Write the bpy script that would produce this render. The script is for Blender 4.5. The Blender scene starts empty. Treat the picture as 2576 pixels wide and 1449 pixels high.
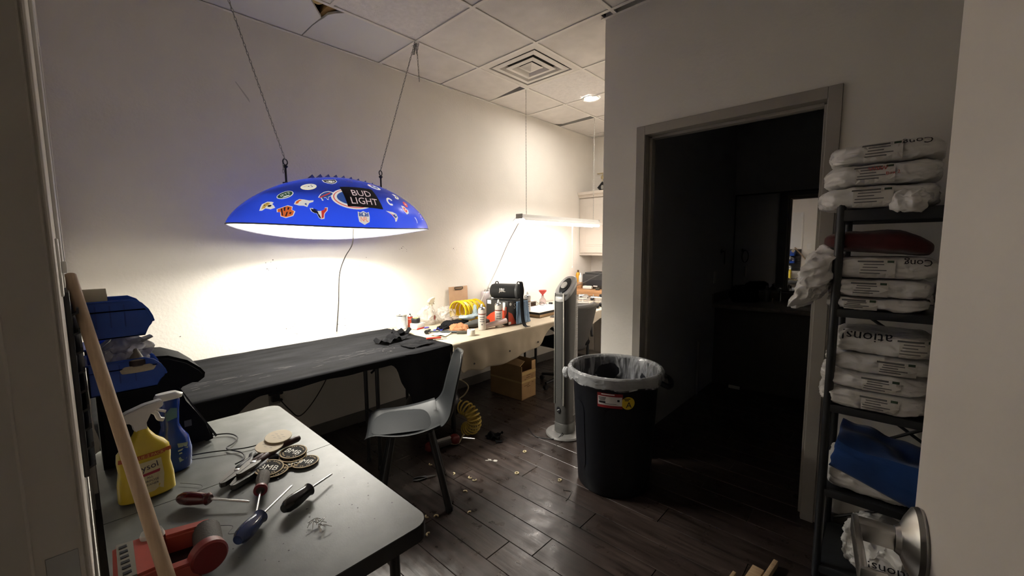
import bpy, bmesh, math, random
from mathutils import Vector, Matrix, noise
from mathutils.geometry import tessellate_polygon
random.seed(11)
SC = bpy.context.scene
COL = SC.collection
V = Vector
PI = math.pi

# ------------------------------------------------------------------ camera
CAM = bpy.data.cameras.new('camera')
CAM.sensor_width = 36.0
CAM.lens = 1030.457 / 2576 * 36.0
CAM.clip_start = 0.02
cam = bpy.data.objects.new('camera', CAM)
COL.objects.link(cam)
yaw, pitch, roll = math.radians(42.94), math.radians(5.774), math.radians(-0.44)
_f = V((-math.sin(yaw) * math.cos(pitch), math.cos(yaw) * math.cos(pitch), -math.sin(pitch)))
_r = _f.cross(V((0, 0, 1))).normalized()
_u = _r.cross(_f)
_r2 = _r * math.cos(roll) + _u * math.sin(roll)
_u2 = -_r * math.sin(roll) + _u * math.cos(roll)
_m = Matrix((_r2, _u2, -_f)).transposed().to_4x4()
_m.translation = V((3.1335, 0.0, 1.425))
cam.matrix_world = _m
SC.camera = cam

# ------------------------------------------------------------------ world, exposure
w = bpy.data.worlds.new('world')
SC.world = w
w.use_nodes = True
w.node_tree.nodes['Background'].inputs[0].default_value = (0.5, 0.5, 0.5, 1)
w.node_tree.nodes['Background'].inputs[1].default_value = 0.0
SC.view_settings.view_transform = 'Standard'
SC.view_settings.look = 'None'
SC.view_settings.gamma = 1.0
SC.view_settings.use_curve_mapping = False
SC.view_settings.exposure = 2.72
PENDANT_STRENGTH = 14.0
SHOP_STRENGTH = 5.5
DOWNLIGHT_STRENGTH = 75.0
SC.cycles.max_bounces = 8
SC.cycles.diffuse_bounces = 4
SC.cycles.glossy_bounces = 3
SC.cycles.transmission_bounces = 6
SC.cycles.transparent_max_bounces = 8
SC.cycles.sample_clamp_indirect = 6.0
SC.cycles.use_light_tree = False
SC.cycles.use_adaptive_sampling = True
SC.cycles.adaptive_threshold = 0.08

# ------------------------------------------------------------------ helpers: materials
def c(r, g, b):
    def f(x):
        x /= 255.0
        return x / 12.92 if x <= 0.04045 else ((x + 0.055) / 1.055) ** 2.4
    return (f(r), f(g), f(b))

MATS = {}
def M(name, col=(0.5, 0.5, 0.5), rough=0.5, metal=0.0, var=0.0, vscale=6.0, bump=0.0, bscale=60.0,
      emit=0.0, ecol=None, trans=0.0, coat=0.0, spec=0.5, alpha=1.0, stretch=None, sheen=0.0):
    if name in MATS:
        return MATS[name]
    m = bpy.data.materials.new(name)
    m.use_nodes = True
    nt = m.node_tree
    b = nt.nodes['Principled BSDF']
    b.inputs['Base Color'].default_value = (*col, 1)
    b.inputs['Roughness'].default_value = rough
    b.inputs['Metallic'].default_value = metal
    b.inputs['Specular IOR Level'].default_value = spec
    b.inputs['Transmission Weight'].default_value = trans
    b.inputs['Coat Weight'].default_value = coat
    b.inputs['Alpha'].default_value = alpha
    b.inputs['Sheen Weight'].default_value = sheen
    if emit:
        b.inputs['Emission Color'].default_value = (*(ecol or col), 1)
        b.inputs['Emission Strength'].default_value = emit
    if var or bump:
        tc = nt.nodes.new('ShaderNodeTexCoord')
        mp = nt.nodes.new('ShaderNodeMapping')
        nt.links.new(tc.outputs['Object'], mp.inputs[0])
        if stretch:
            mp.inputs['Scale'].default_value = stretch
    if var:
        n = nt.nodes.new('ShaderNodeTexNoise')
        n.inputs['Scale'].default_value = vscale
        n.inputs['Detail'].default_value = 6
        nt.links.new(mp.outputs[0], n.inputs['Vector'])
        r = nt.nodes.new('ShaderNodeValToRGB')
        r.color_ramp.elements[0].position = 0.3
        r.color_ramp.elements[1].position = 0.7
        r.color_ramp.elements[0].color = (*[max(0, x * (1 - var)) for x in col], 1)
        r.color_ramp.elements[1].color = (*[min(1, x * (1 + var)) for x in col], 1)
        nt.links.new(n.outputs[0], r.inputs[0])
        nt.links.new(r.outputs[0], b.inputs['Base Color'])
    if bump:
        n2 = nt.nodes.new('ShaderNodeTexNoise')
        n2.inputs['Scale'].default_value = bscale
        n2.inputs['Detail'].default_value = 4
        nt.links.new(mp.outputs[0], n2.inputs['Vector'])
        bp = nt.nodes.new('ShaderNodeBump')
        bp.inputs['Strength'].default_value = bump
        bp.inputs['Distance'].default_value = 0.004
        nt.links.new(n2.outputs[0], bp.inputs['Height'])
        nt.links.new(bp.outputs[0], b.inputs['Normal'])
    if 0 < emit < 2:
        m.cycles.emission_sampling = 'NONE'
    MATS[name] = m
    return m

def thin_film(name, col, clear, rough=0.25, bump=0.6, bscale=14):
    """wrinkled plastic film: part see-through, part glossy white"""
    if name in MATS:
        return MATS[name]
    m = bpy.data.materials.new(name)
    m.use_nodes = True
    nt = m.node_tree
    b = nt.nodes['Principled BSDF']
    b.inputs['Base Color'].default_value = (*col, 1)
    b.inputs['Roughness'].default_value = rough
    tc = nt.nodes.new('ShaderNodeTexCoord')
    n2 = nt.nodes.new('ShaderNodeTexNoise')
    n2.inputs['Scale'].default_value = bscale
    n2.inputs['Detail'].default_value = 3
    n2.inputs['Distortion'].default_value = .8
    n2.noise_type = 'RIDGED_MULTIFRACTAL'
    nt.links.new(tc.outputs['Object'], n2.inputs['Vector'])
    bp = nt.nodes.new('ShaderNodeBump')
    bp.inputs['Strength'].default_value = bump
    bp.inputs['Distance'].default_value = 0.012
    nt.links.new(n2.outputs[0], bp.inputs['Height'])
    nt.links.new(bp.outputs[0], b.inputs['Normal'])
    if clear > 0:
        t = nt.nodes.new('ShaderNodeBsdfTransparent')
        mx = nt.nodes.new('ShaderNodeMixShader')
        mx.inputs[0].default_value = clear
        nt.links.new(b.outputs[0], mx.inputs[1])
        nt.links.new(t.outputs[0], mx.inputs[2])
        nt.links.new(mx.outputs[0], nt.nodes['Material Output'].inputs[0])
    MATS[name] = m
    return m

# ------------------------------------------------------------------ helpers: geometry
def B():
    return bmesh.new()

def face(bm, vs):
    try:
        return bm.faces.new(vs)
    except ValueError:
        return None

def box(bm, x0, x1, y0, y1, z0, z1, bev=0.0, seg=2, mat=None):
    r = bmesh.ops.create_cube(bm, size=1.0)
    vs = r['verts']
    for v in vs:
        v.co = V((x0 + (v.co.x + .5) * (x1 - x0), y0 + (v.co.y + .5) * (y1 - y0), z0 + (v.co.z + .5) * (z1 - z0)))
    if bev:
        es = list({e for v in vs for e in v.link_edges})
        rr = bmesh.ops.bevel(bm, geom=es, offset=bev, segments=seg, affect='EDGES', profile=.5)
        vs = list({v for f in rr['faces'] for v in f.verts} | {v for v in vs if v.is_valid})
    if mat is not None:
        for v in vs:
            v.co = mat @ v.co
    return vs

def frame_axes(d):
    d = d.normalized()
    a = V((0, 0, 1)) if abs(d.z) < .9 else V((1, 0, 0))
    x = d.cross(a).normalized()
    return x, d.cross(x).normalized()

def tube(bm, pts, r, seg=8, closed=False, caps=True):
    pts = [V(p) for p in pts]
    n = len(pts)
    rs = r if isinstance(r, (list, tuple)) else [r] * n
    rings = []
    x = y = None
    for i, p in enumerate(pts):
        if closed:
            d = pts[(i + 1) % n] - pts[i - 1]
        else:
            d = pts[min(i + 1, n - 1)] - pts[max(i - 1, 0)]
        if d.length < 1e-9:
            d = V((0, 0, 1))
        d.normalize()
        if x is None:
            x, y = frame_axes(d)
        else:
            x = (x - d * x.dot(d)).normalized()
            y = d.cross(x).normalized()
        rings.append([bm.verts.new(p + (x * math.cos(2 * PI * k / seg) + y * math.sin(2 * PI * k / seg)) * rs[i]) for k in range(seg)])
    m = n if closed else n - 1
    for i in range(m):
        a, b = rings[i], rings[(i + 1) % n]
        for k in range(seg):
            face(bm, (a[k], a[(k + 1) % seg], b[(k + 1) % seg], b[k]))
    if caps and not closed:
        face(bm, rings[0][::-1])
        face(bm, rings[-1])
    return rings

def smooth_pts(pts, k=6):
    pts = [V(p) for p in pts]
    out = []
    n = len(pts)
    for i in range(n - 1):
        p0, p1, p2, p3 = pts[max(i - 1, 0)], pts[i], pts[i + 1], pts[min(i + 2, n - 1)]
        for j in range(k):
            t = j / k
            out.append(.5 * ((2 * p1) + (p2 - p0) * t + (2 * p0 - 5 * p1 + 4 * p2 - p3) * t * t + (3 * p1 - p0 - 3 * p2 + p3) * t ** 3))
    out.append(pts[-1])
    return out

def lathe(bm, prof, seg=24, o=(0, 0, 0), axis=None, sx=1.0, sy=1.0):
    """prof: (r, h) pairs turned about z (or an axis vector)"""
    o = V(o)
    if axis is None:
        X, Y, Z = V((1, 0, 0)), V((0, 1, 0)), V((0, 0, 1))
    else:
        Z = V(axis).normalized()
        X, Y = frame_axes(Z)
    rings = []
    for r, h in prof:
        if r <= 1e-6:
            rings.append([bm.verts.new(o + Z * h)])
        else:
            rings.append([bm.verts.new(o + Z * h + X * (r * sx * math.cos(2 * PI * k / seg)) + Y * (r * sy * math.sin(2 * PI * k / seg))) for k in range(seg)])
    for a, b in zip(rings, rings[1:]):
        for k in range(seg):
            k2 = (k + 1) % seg
            if len(a) == 1 and len(b) == 1:
                continue
            if len(a) == 1:
                face(bm, (a[0], b[k2], b[k]))
            elif len(b) == 1:
                face(bm, (a[k], a[k2], b[0]))
            else:
                face(bm, (a[k], a[k2], b[k2], b[k]))
    return rings

def prism(bm, poly, h0, h1, fn=lambda u, v, h: (u, v, h)):
    a = [bm.verts.new(fn(u, v, h0)) for u, v in poly]
    b = [bm.verts.new(fn(u, v, h1)) for u, v in poly]
    n = len(poly)
    face(bm, a[::-1])
    face(bm, b)
    for i in range(n):
        face(bm, (a[i], a[(i + 1) % n], b[(i + 1) % n], b[i]))
    return a + b

def grid(bm, nu, nv, fn):
    vs = [[bm.verts.new(fn(i / nu, j / nv)) for j in range(nv + 1)] for i in range(nu + 1)]
    for i in range(nu):
        for j in range(nv):
            face(bm, (vs[i][j], vs[i + 1][j], vs[i + 1][j + 1], vs[i][j + 1]))
    return vs

def sgnpow(x, p):
    return math.copysign(abs(x) ** p, x)

def loft(bm, secs, seg=28, caps=True, fn=None):
    """secs: (z, hx, hy, e, ox, oy) superellipse rings stacked up z"""
    rings = []
    for s in secs:
        z, hx, hy, e = s[:4]
        ox, oy = (s[4], s[5]) if len(s) > 4 else (0, 0)
        ring = []
        for k in range(seg):
            t = 2 * PI * k / seg
            p = V((ox + hx * sgnpow(math.cos(t), 2 / e), oy + hy * sgnpow(math.sin(t), 2 / e), z))
            if fn:
                p = V(fn(p))
            ring.append(bm.verts.new(p))
        rings.append(ring)
    for a, b in zip(rings, rings[1:]):
        for k in range(seg):
            face(bm, (a[k], a[(k + 1) % seg], b[(k + 1) % seg], b[k]))
    if caps:
        face(bm, rings[0][::-1])
        face(bm, rings[-1])
    return rings

def blob(bm, o, h, e=4.0, sub=10, amp=0.0, freq=8.0, seed=0.0, mat=None, ridge=0.0):
    """rounded box with noise wrinkles"""
    o = V(o)
    tmp = {}
    def vert(p):
        key = (round(p[0], 4), round(p[1], 4), round(p[2], 4))
        if key in tmp:
            return tmp[key]
        q = V(p)
        n = sum(abs(x) ** e for x in q) ** (1 / e)
        q = q / n
        d = V((q.x * h[0], q.y * h[1], q.z * h[2]))
        if amp:
            nv = noise.noise_vector(d * freq + V((seed, seed * 1.7, -seed)))
            nv2 = noise.noise_vector(d * freq * 2.7 + V((seed, 3 + seed, -seed)))
            d += nv * amp + nv2 * amp * .45
        if ridge:
            w_ = V((d.x * 16 + d.z * 10 + seed * 3, d.y * 30, d.z * 34 - d.x * 12))
            k_ = 1 - abs(noise.noise(w_)) * 2.4
            k2 = 1 - abs(noise.noise(w_ * 2.1 + V((5, 1, seed)))) * 2.4
            d += q.normalized() * (ridge * (.65 * k_ + .4 * k2 - .3) * min(1, max(.25, abs(d.x) / h[0] * 1.6)))
        p3 = o + d
        if mat is not None:
            p3 = mat @ p3
        v = bm.verts.new(p3)
        tmp[key] = v
        return v
    for ax in range(3):
        for s in (-1, 1):
            for i in range(sub):
                for j in range(sub):
                    q = []
                    for (a, b) in ((i, j), (i + 1, j), (i + 1, j + 1), (i, j + 1)):
                        u, v = -1 + 2 * a / sub, -1 + 2 * b / sub
                        u, v = math.tan(u * PI / 4), math.tan(v * PI / 4)
                        p = [0, 0, 0]
                        p[ax] = s
                        p[(ax + 1) % 3] = u
                        p[(ax + 2) % 3] = v
                        q.append(vert(p))
                    face(bm, q if s > 0 else q[::-1])

def torus(bm, o, R, r, axis=(0, 0, 1), seg=16, rs=6, sy=1.0, arc=1.0):
    X, Y = frame_axes(V(axis))
    n = seg if arc >= 1 else int(seg * arc) + 1
    pts = [V(o) + X * (R * math.cos(2 * PI * k / seg)) + Y * (R * sy * math.sin(2 * PI * k / seg)) for k in range(n)]
    tube(bm, pts, r, rs, closed=arc >= 1)

def ob(name, bm, mat, parent=None, loc=(0, 0, 0), rotz=0.0, smooth=True, angle=40, label=None, cat=None, group=None, kind=None, rot=None):
    me = bpy.data.meshes.new(name)
    bmesh.ops.recalc_face_normals(bm, faces=bm.faces)
    bm.to_mesh(me)
    bm.free()
    o = bpy.data.objects.new(name, me)
    COL.objects.link(o)
    me.materials.append(mat)
    if smooth:
        me.polygons.foreach_set('use_smooth', [True] * len(me.polygons))
        me.set_sharp_from_angle(angle=math.radians(angle))
    o.location = loc
    o.rotation_euler = rot or (0, 0, rotz)
    if parent:
        o.parent = parent
    tag(o, label, cat, group, kind)
    return o

def tag(o, label=None, cat=None, group=None, kind=None):
    if label: o['label'] = label
    if cat: o['category'] = cat
    if group: o['group'] = group
    if kind: o['kind'] = kind
    return o

def thing(name, label, cat, loc=(0, 0, 0), rotz=0.0, group=None, kind=None, rot=None):
    o = bpy.data.objects.new(name, None)
    COL.objects.link(o)
    o.empty_display_size = .05
    o.location = loc
    o.rotation_euler = rot or (0, 0, rotz)
    tag(o, label, cat, group, kind)
    return o

def child(src, name, parent, loc=(0, 0, 0), rot=(0, 0, 0)):
    o = src.copy()
    o.name = name
    COL.objects.link(o)
    o.parent = parent
    o.location = loc
    o.rotation_euler = rot
    for k in list(o.keys()):
        if k in ('label', 'category', 'group'):
            del o[k]
    return o

_TXT = {}
def text2d(s):
    """flat outline of a string: triangulated points with cap height about 0.7, centred"""
    if s in _TXT:
        return _TXT[s]
    cu = bpy.data.curves.new('lettering', 'FONT')
    cu.body = s
    cu.size = 1.0
    cu.align_x = 'CENTER'
    cu.align_y = 'CENTER'
    cu.resolution_u = 2
    o = bpy.data.objects.new('lettering', cu)
    COL.objects.link(o)
    dg = bpy.context.evaluated_depsgraph_get()
    me = o.evaluated_get(dg).to_mesh()
    vs = [(v.co.x, v.co.y) for v in me.vertices]
    fs = [tuple(p.vertices) for p in me.polygons]
    o.evaluated_get(dg).to_mesh_clear()
    bpy.data.objects.remove(o)
    bpy.data.curves.remove(cu)
    xs = [v[0] for v in vs] or [0]
    ys = [v[1] for v in vs] or [0]
    cx, cy = (min(xs) + max(xs)) / 2, (min(ys) + max(ys)) / 2
    out = ([(x - cx, y - cy) for x, y in vs], fs, max(xs) - min(xs), max(ys) - min(ys))
    _TXT[s] = out
    return out

def add_text(bm, s, fn, width=None, height=None, ang=0.0, ctr=(0, 0)):
    """fn maps flat (x, y) to a point on the surface"""
    vs, fs, w_, h_ = text2d(s)
    sx = (width / w_) if width else None
    sy = (height / h_) if height else None
    sx = sx or sy
    sy = sy or sx
    ca, sa = math.cos(ang), math.sin(ang)
    nv = [bm.verts.new(fn(ctr[0] + (x * sx) * ca - (y * sy) * sa, ctr[1] + (x * sx) * sa + (y * sy) * ca)) for x, y in vs]
    for f_ in fs:
        face(bm, [nv[i] for i in f_])

def flat(bm, poly, fn, maxe=.03):
    """a flat outline (may be concave) laid on a surface, cut fine enough to follow it"""
    tris = [tuple(poly[i] for i in t) for t in tessellate_polygon([[V((x, y, 0)) for x, y in poly]])]
    memo = {}
    def vert(p):
        k = (round(p[0], 6), round(p[1], 6))
        if k not in memo:
            memo[k] = bm.verts.new(fn(*p))
        return memo[k]
    stack = list(tris)
    while stack:
        t = stack.pop()
        es = [(math.dist(t[i], t[(i + 1) % 3]), i) for i in range(3)]
        m, i = max(es)
        if m > maxe:
            p, q, r = t[i], t[(i + 1) % 3], t[(i + 2) % 3]
            h = ((p[0] + q[0]) / 2, (p[1] + q[1]) / 2)
            stack += [(p, h, r), (h, q, r)]
        elif m > 1e-6:
            face(bm, [vert(p) for p in t])

def circ(rx, ry=None, n=20, o=(0, 0), a0=0.0, a1=2 * PI):
    ry = ry or rx
    return [(o[0] + rx * math.cos(a0 + (a1 - a0) * k / n), o[1] + ry * math.sin(a0 + (a1 - a0) * k / n)) for k in range(n if a1 - a0 > 6.2 else n + 1)]

def rrect(w_, h_, r, n=4):
    out = []
    for (sx, sy, a) in ((1, 1, 0), (-1, 1, PI / 2), (-1, -1, PI), (1, -1, 1.5 * PI)):
        for k in range(n + 1):
            t = a + k / n * PI / 2
            out.append((sx * (w_ / 2 - r) + r * math.cos(t), sy * (h_ / 2 - r) + r * math.sin(t)))
    return out

# ------------------------------------------------------------------ palette
def wall_mat(name, col, bump=.35):
    return M(name, col, rough=.75, var=.03, vscale=2.5, bump=bump, bscale=55, spec=.3)
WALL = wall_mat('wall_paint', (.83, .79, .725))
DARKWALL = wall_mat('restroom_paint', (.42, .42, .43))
TRIM = M('trim_paint', (.36, .33, .29), .5, var=.05, vscale=4)
BASE = M('baseboard_paint', (.16, .15, .14), .5, var=.1)
DOORP = M('door_paint', (.80, .745, .68), .5, var=.02, vscale=3, bump=.05, bscale=40)
JAMBP = M('jamb_paint', (.70, .65, .585), .55, var=.03, vscale=3)
BLACK = M('black_plastic', (.012, .012, .014), .45)
BLACKM = M('black_metal', (.015, .016, .018), .4, spec=.5)
BLACKCLOTH = M('black_cloth', (.008, .008, .009), .9, var=.35, vscale=12, bump=.4, bscale=90, spec=.1)
STEEL = M('steel', (.55, .55, .54), .28, 1.0, var=.1, vscale=8)
CHROME = M('chrome', (.8, .8, .8), .12, 1.0)
WHITE = M('white_paint', (.8, .79, .76), .4)
WHITEP = M('white_plastic', (.82, .8, .76), .35)
PRINT = M('black_print', (.015, .015, .02), .5)
GREYPRINT = M('grey_print', (.16, .155, .15), .6)
RED = M('red_plastic', (.42, .025, .02), .4)
REDPRINT = M('red_print', (.6, .04, .03), .5)
ORANGE = M('orange_print', (.75, .13, .04), .5)
YELLOW = M('yellow_plastic', (.80, .56, .02), .35)
BLUE = M('blue_plastic', (.02, .075, .42), .38)
WOOD = M('pale_wood', (.50, .345, .20), .6, var=.18, vscale=9, stretch=(1, 14, 14))
CARD = M('cardboard', (.36, .22, .10), .85, var=.1, vscale=10)

# ------------------------------------------------------------------ room shell
ZC = 2.896
T = .6096
GX0, GY0 = .521, 1.8137
YN = -.018       # near wall face
YF = 5.02        # far wall face
YP = 2.5         # wall with the dark doorway
XP0, XP1 = 1.66, 1.82
XR = 4.2

def struct(name, bm, mat, label, parent=None, smooth=False):
    return ob(name, bm, mat, parent, smooth=smooth, label=label if not parent else None, cat=None, kind='structure' if not parent else None)

bm = B(); box(bm, -.12, 0, -.15, YF + .12, -.02, 3.3)
wl = struct('wall_left', bm, WALL, 'long cream wall behind the pendant lamp and covered tables')
bm = B(); box(bm, 0, XR + .12, YF, YF + .12, -.02, 3.3)
struct('wall_far', bm, WALL, 'far cream wall behind the hanging white cabinet')
DX0, DX1, DZ = 1.945, 2.87, 2.12
bm = B()
box(bm, XP0, DX0, YP, YP + .12, -.02, 3.3); box(bm, DX1, XR, YP, YP + .12, -.02, 3.3); box(bm, DX0, DX1, YP, YP + .12, DZ, 3.3)
struct('wall_back', bm, WALL, 'beige wall with the dark restroom doorway')
bm = B(); box(bm, XP0, XP1 - .01, YP + .12, YF, -.02, 3.3)
struct('wall_partition', bm, WALL, 'short return wall between work area and restroom')
bm = B(); box(bm, XP1 - .01, XP1, YP + .12, YF, 0, 2.7)
box(bm, XP1, 3.6, YF - .01, YF, 0, 2.7); box(bm, 3.6, 3.61, YP + .12, YF, 0, 2.7); box(bm, XP1, DX0 - .02, YP + .12, YP + .13, 0, 2.7); box(bm, DX1 + .02, 3.6, YP + .12, YP + .13, 0, 2.7)
box(bm, DX0 - .02, DX1 + .02, YP + .12, YP + .13, DZ + .03, 2.7)
box(bm, XP1, 3.6, YP + .12, YF, 2.7, 2.75)
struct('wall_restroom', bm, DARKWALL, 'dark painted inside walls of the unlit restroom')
bm = B(); box(bm, XR, XR + .12, -1.75, YP + .12, -.02, 3.3)
struct('wall_right', bm, WALL, 'right hand wall hidden behind the open door')
NX0, NX1, NZ = 2.36, 3.37, 2.12
bm = B()
box(bm, 0, NX0, -.15, YN, -.02, 3.3); box(bm, NX1, XR, -.15, YN, -.02, 3.3); box(bm, NX0, NX1, -.15, YN, NZ, 3.3)
struct('wall_near', bm, WALL, 'near wall with the entry doorway and bin panel')
bm = B(); box(bm, 1.0, XR, -1.75, -1.63, -.02, 2.72); box(bm, .88, 1.0, -1.75, -.15, -.02, 2.72)
struct('wall_hall', bm, WALL, 'hallway wall behind the entry doorway')
bm = B(); box(bm, .88, XR, -1.75, -.15, 2.6, 2.72)
struct('ceiling_hall', bm, M('hall_ceiling', (.6, .58, .54), .8), 'plain ceiling of the hallway outside')

# baseboards
bm = B(); box(bm, 0, .012, -.01, YF, 0, .09, .003)
struct('baseboard_left', bm, BASE, 'dark baseboard along the long cream wall')
bm = B(); box(bm, 2.93, XR, YP - .012, YP, 0, .09, .003)
struct('baseboard_back', bm, BASE, 'dark baseboard under the metal shelf rack')
bm = B(); box(bm, XP0 + .002, 1.895, YP - .012, YP, 0, .09, .003)
struct('baseboard_partition', bm, BASE, 'short dark baseboard beside the restroom door')

# floor: dark planks running along X
fm = bpy.data.materials.new('plank_wood'); fm.use_nodes = True
nt = fm.node_tree; bs = nt.nodes['Principled BSDF']
tc = nt.nodes.new('ShaderNodeTexCoord'); mp = nt.nodes.new('ShaderNodeMapping'); mp.inputs['Scale'].default_value = (1.2, 11, 4)
oi = nt.nodes.new('ShaderNodeObjectInfo'); ad = nt.nodes.new('ShaderNodeVectorMath'); ad.operation = 'ADD'
nt.links.new(tc.outputs['Object'], ad.inputs[0]); nt.links.new(oi.outputs['Location'], ad.inputs[1]); nt.links.new(ad.outputs[0], mp.inputs[0])
n1 = nt.nodes.new('ShaderNodeTexNoise'); n1.inputs['Scale'].default_value = 3; n1.inputs['Detail'].default_value = 8; nt.links.new(mp.outputs[0], n1.inputs['Vector'])
cr = nt.nodes.new('ShaderNodeValToRGB'); cr.color_ramp.elements[0].position = .3; cr.color_ramp.elements[1].position = .72
cr.color_ramp.elements[0].color = (.018, .0125, .0105, 1); cr.color_ramp.elements[1].color = (.060, .043, .037, 1)
nt.links.new(n1.outputs[0], cr.inputs[0])
mixv = nt.nodes.new('ShaderNodeMix'); mixv.data_type = 'RGBA'; mixv.blend_type = 'MULTIPLY'; mixv.inputs[0].default_value = .5
rr = nt.nodes.new('ShaderNodeMapRange'); rr.inputs[3].default_value = .55; rr.inputs[4].default_value = 1.5
nt.links.new(oi.outputs['Random'], rr.inputs[0]); nt.links.new(cr.outputs[0], mixv.inputs[6]); nt.links.new(rr.outputs[0], mixv.inputs[7])
nt.links.new(mixv.outputs[2], bs.inputs['Base Color'])
n3 = nt.nodes.new('ShaderNodeTexNoise'); n3.inputs['Scale'].default_value = 14; n3.inputs['Detail'].default_value = 6; nt.links.new(ad.outputs[0], n3.inputs['Vector'])
r3 = nt.nodes.new('ShaderNodeMapRange'); r3.inputs[1].default_value = .3; r3.inputs[2].default_value = .75; r3.inputs[3].default_value = .24; r3.inputs[4].default_value = .46
nt.links.new(n3.outputs[0], r3.inputs[0]); nt.links.new(r3.outputs[0], bs.inputs['Roughness'])
bpn = nt.nodes.new('ShaderNodeBump'); bpn.inputs['Strength'].default_value = .35; bpn.inputs['Distance'].default_value = .003
nt.links.new(n1.outputs[0], bpn.inputs['Height']); nt.links.new(bpn.outputs[0], bs.inputs['Normal'])
FLOORM = fm
bm = B(); box(bm, -.1, XR + .1, -1.74, YF + .1, -.1, -.0085)
fl = struct('floor', bm, M('floor_joint', (.008, .007, .006), .8), 'dark brown wood plank floor')
PW, PL = .155, 1.22
plank_meshes = {}
def plank(x0, x1, y0, y1):
    key = (round(x1 - x0, 3), round(y1 - y0, 3))
    if key not in plank_meshes:
        b_ = B()
        box(b_, .0012, x1 - x0 - .0012, .0012, y1 - y0 - .0012, -.008, 0, .0016, 1)
        me = bpy.data.meshes.new('plank'); b_.to_mesh(me); b_.free(); me.materials.append(FLOORM)
        plank_meshes[key] = me
    o = bpy.data.objects.new('plank', plank_meshes[key]); COL.objects.link(o); o.parent = fl
    o.location = (x0, y0, 0)
y = 1.19 - PW * 18
row = 0
offs = [.0, .41, .83, .2, .62, 1.02, .33, .75]
while y < YF:
    y1 = min(y + PW, YF)
    x = 1.852 - 3 * PL - offs[row % 8] + (0 if row % 8 != 2 else .142)
    if 1.18 <= y <= 1.2: x = 1.852 - 3 * PL
    if 1.34 <= y <= 1.36: x = 1.995 - 3 * PL
    while x < XR:
        a, b_ = max(x, 0), min(x + PL, XR)
        if b_ - a > .03:
            plank(a, b_, y, y1)
        x += PL
    y += PW
    row += 1

# ceiling: deck above, grid bars and tiles below
bm = B(); box(bm, -.1, XR + .1, -.15, YF + .1, 3.3, 3.4)
ceil = struct('ceiling', bm, M('ceiling_deck', (.02, .018, .016), .9), 'suspended ceiling of white tiles in a metal grid')
TILE = M('tile_smooth', (.76, .73, .69), .85, var=.05, vscale=9, bump=.25, bscale=160, spec=.2)
TILE_F = M('tile_fissured', (.80, .775, .75), .85, var=.06, vscale=30, bump=1.0, bscale=95, spec=.2)
GRIDM = M('grid_bar_paint', (.80, .77, .72), .45)
DRY = M('panel_plain', (.72, .72, .72), .8, spec=.2)
def tile(poly, mat=TILE, z=ZC + .004, dz=0.0, tilt=None):
    b_ = B()
    prism(b_, poly, z, z + .016)
    if tilt:
        for v in b_.verts:
            v.co.z += tilt(v.co.x, v.co.y)
    ob('ceiling_tile', b_, mat, ceil, smooth=False)
def rect(x0, x1, y0, y1):
    return [(x0, y0), (x1, y0), (x1, y1), (x0, y1)]
for j in range(-1, 7):
    tx0 = 0 if j == -1 else GX0 + j * T
    tx1 = min(GX0 + (j + 1) * T, XR)
    if tx0 >= XR: continue
    for k in range(-4, 6):
        ty0 = max(GY0 + k * T, YN); ty1 = min(GY0 + (k + 1) * T, YF)
        if ty1 - ty0 < .02: continue
        g = .003
        if tx0 > XP0 - .1:
            ty1 = min(ty1, YP)
            if ty1 - ty0 < .08: continue
        elif ty0 >= 2.4 and tx1 > XP0:
            tx1_ = XP0
            if (j, k) == (1, 2):
                tile([(tx0 + g, ty0 + g), (tx1_ - g, ty0 + g), (tx1_ - g, ty1 - .05), (tx0 + g, ty1 - g)])
            elif (j, k) == (1, 1):
                tile(rect(tx0 + g, tx1_ - g, ty0 + g, ty1 - g))
            else:
                tile(rect(tx0 + g, tx1_ - g, ty0 + g, ty1 - g), TILE_F if (j + k) % 3 == 0 else TILE)
            continue
        if (j, k) == (0, 1): continue                 # the air vent sits here
        if (j, k) == (-1, -2):
            tile([(g, ty0 + g), (tx1 - g, ty0 + g), (tx1 - g, 1.07), (.485, 1.10), (.335, 1.222), (.30, 1.219), (.2, 1.214), (g, 1.216)], DRY)
        elif (j, k) == (-1, -1):
            tile([(g, 1.224), (.2, 1.221), (.29, 1.228), (.345, 1.236), (.40, 1.238), (.455, 1.268), (tx1 - g, 1.32), (tx1 - g, ty1 - g), (g, ty1 - g)], DRY)
        elif (j, k) == (-1, 1):
            tile([(g, ty0 + g), (tx1 - g, ty0 + g), (tx1 - g, ty1 - .075), (.08, ty1 - g), (g, ty1 - g)])
        elif (j, k) == (-1, 0):
            tile([(g, ty0 + g), (.40, ty0 + g), (.47, ty0 + .045), (tx1 - g, ty0 + .03), (tx1 - g, ty1 - g), (g, ty1 - g)])
        elif (j, k) == (-1, 3):
            tile([(g, ty0 + g), (tx1 - g, ty0 + g), (tx1 - g, ty1 - .085), (.10, ty1 - .06), (g, ty1 - .14)])
        else:
            fiss = (j, k) in ((0, -1), (0, -2), (0, 2), (1, -3), (2, -1))
            tile(rect(tx0 + g, tx1 - g, ty0 + g, ty1 - g), TILE_F if fiss else TILE)
def bar(x0, x1, y0, y1, z0=ZC - .003):
    b_ = B(); box(b_, x0, x1, y0, y1, z0, z0 + .005); 
    if x1 - x0 < y1 - y0:
        m_ = (x0 + x1) / 2; box(b_, m_ - .002, m_ + .002, y0, y1, z0 + .005, z0 + .035)
    else:
        m_ = (y0 + y1) / 2; box(b_, x0, x1, m_ - .002, m_ + .002, z0 + .005, z0 + .035)
    ob('grid_bar', b_, GRIDM, ceil, smooth=False)
hb = .0115
for j in range(0, 7):
    x = GX0 + j * T
    if x > XR: break
    bar(x - hb, x + hb, YN, YF if x < XP0 else YP)
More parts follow.
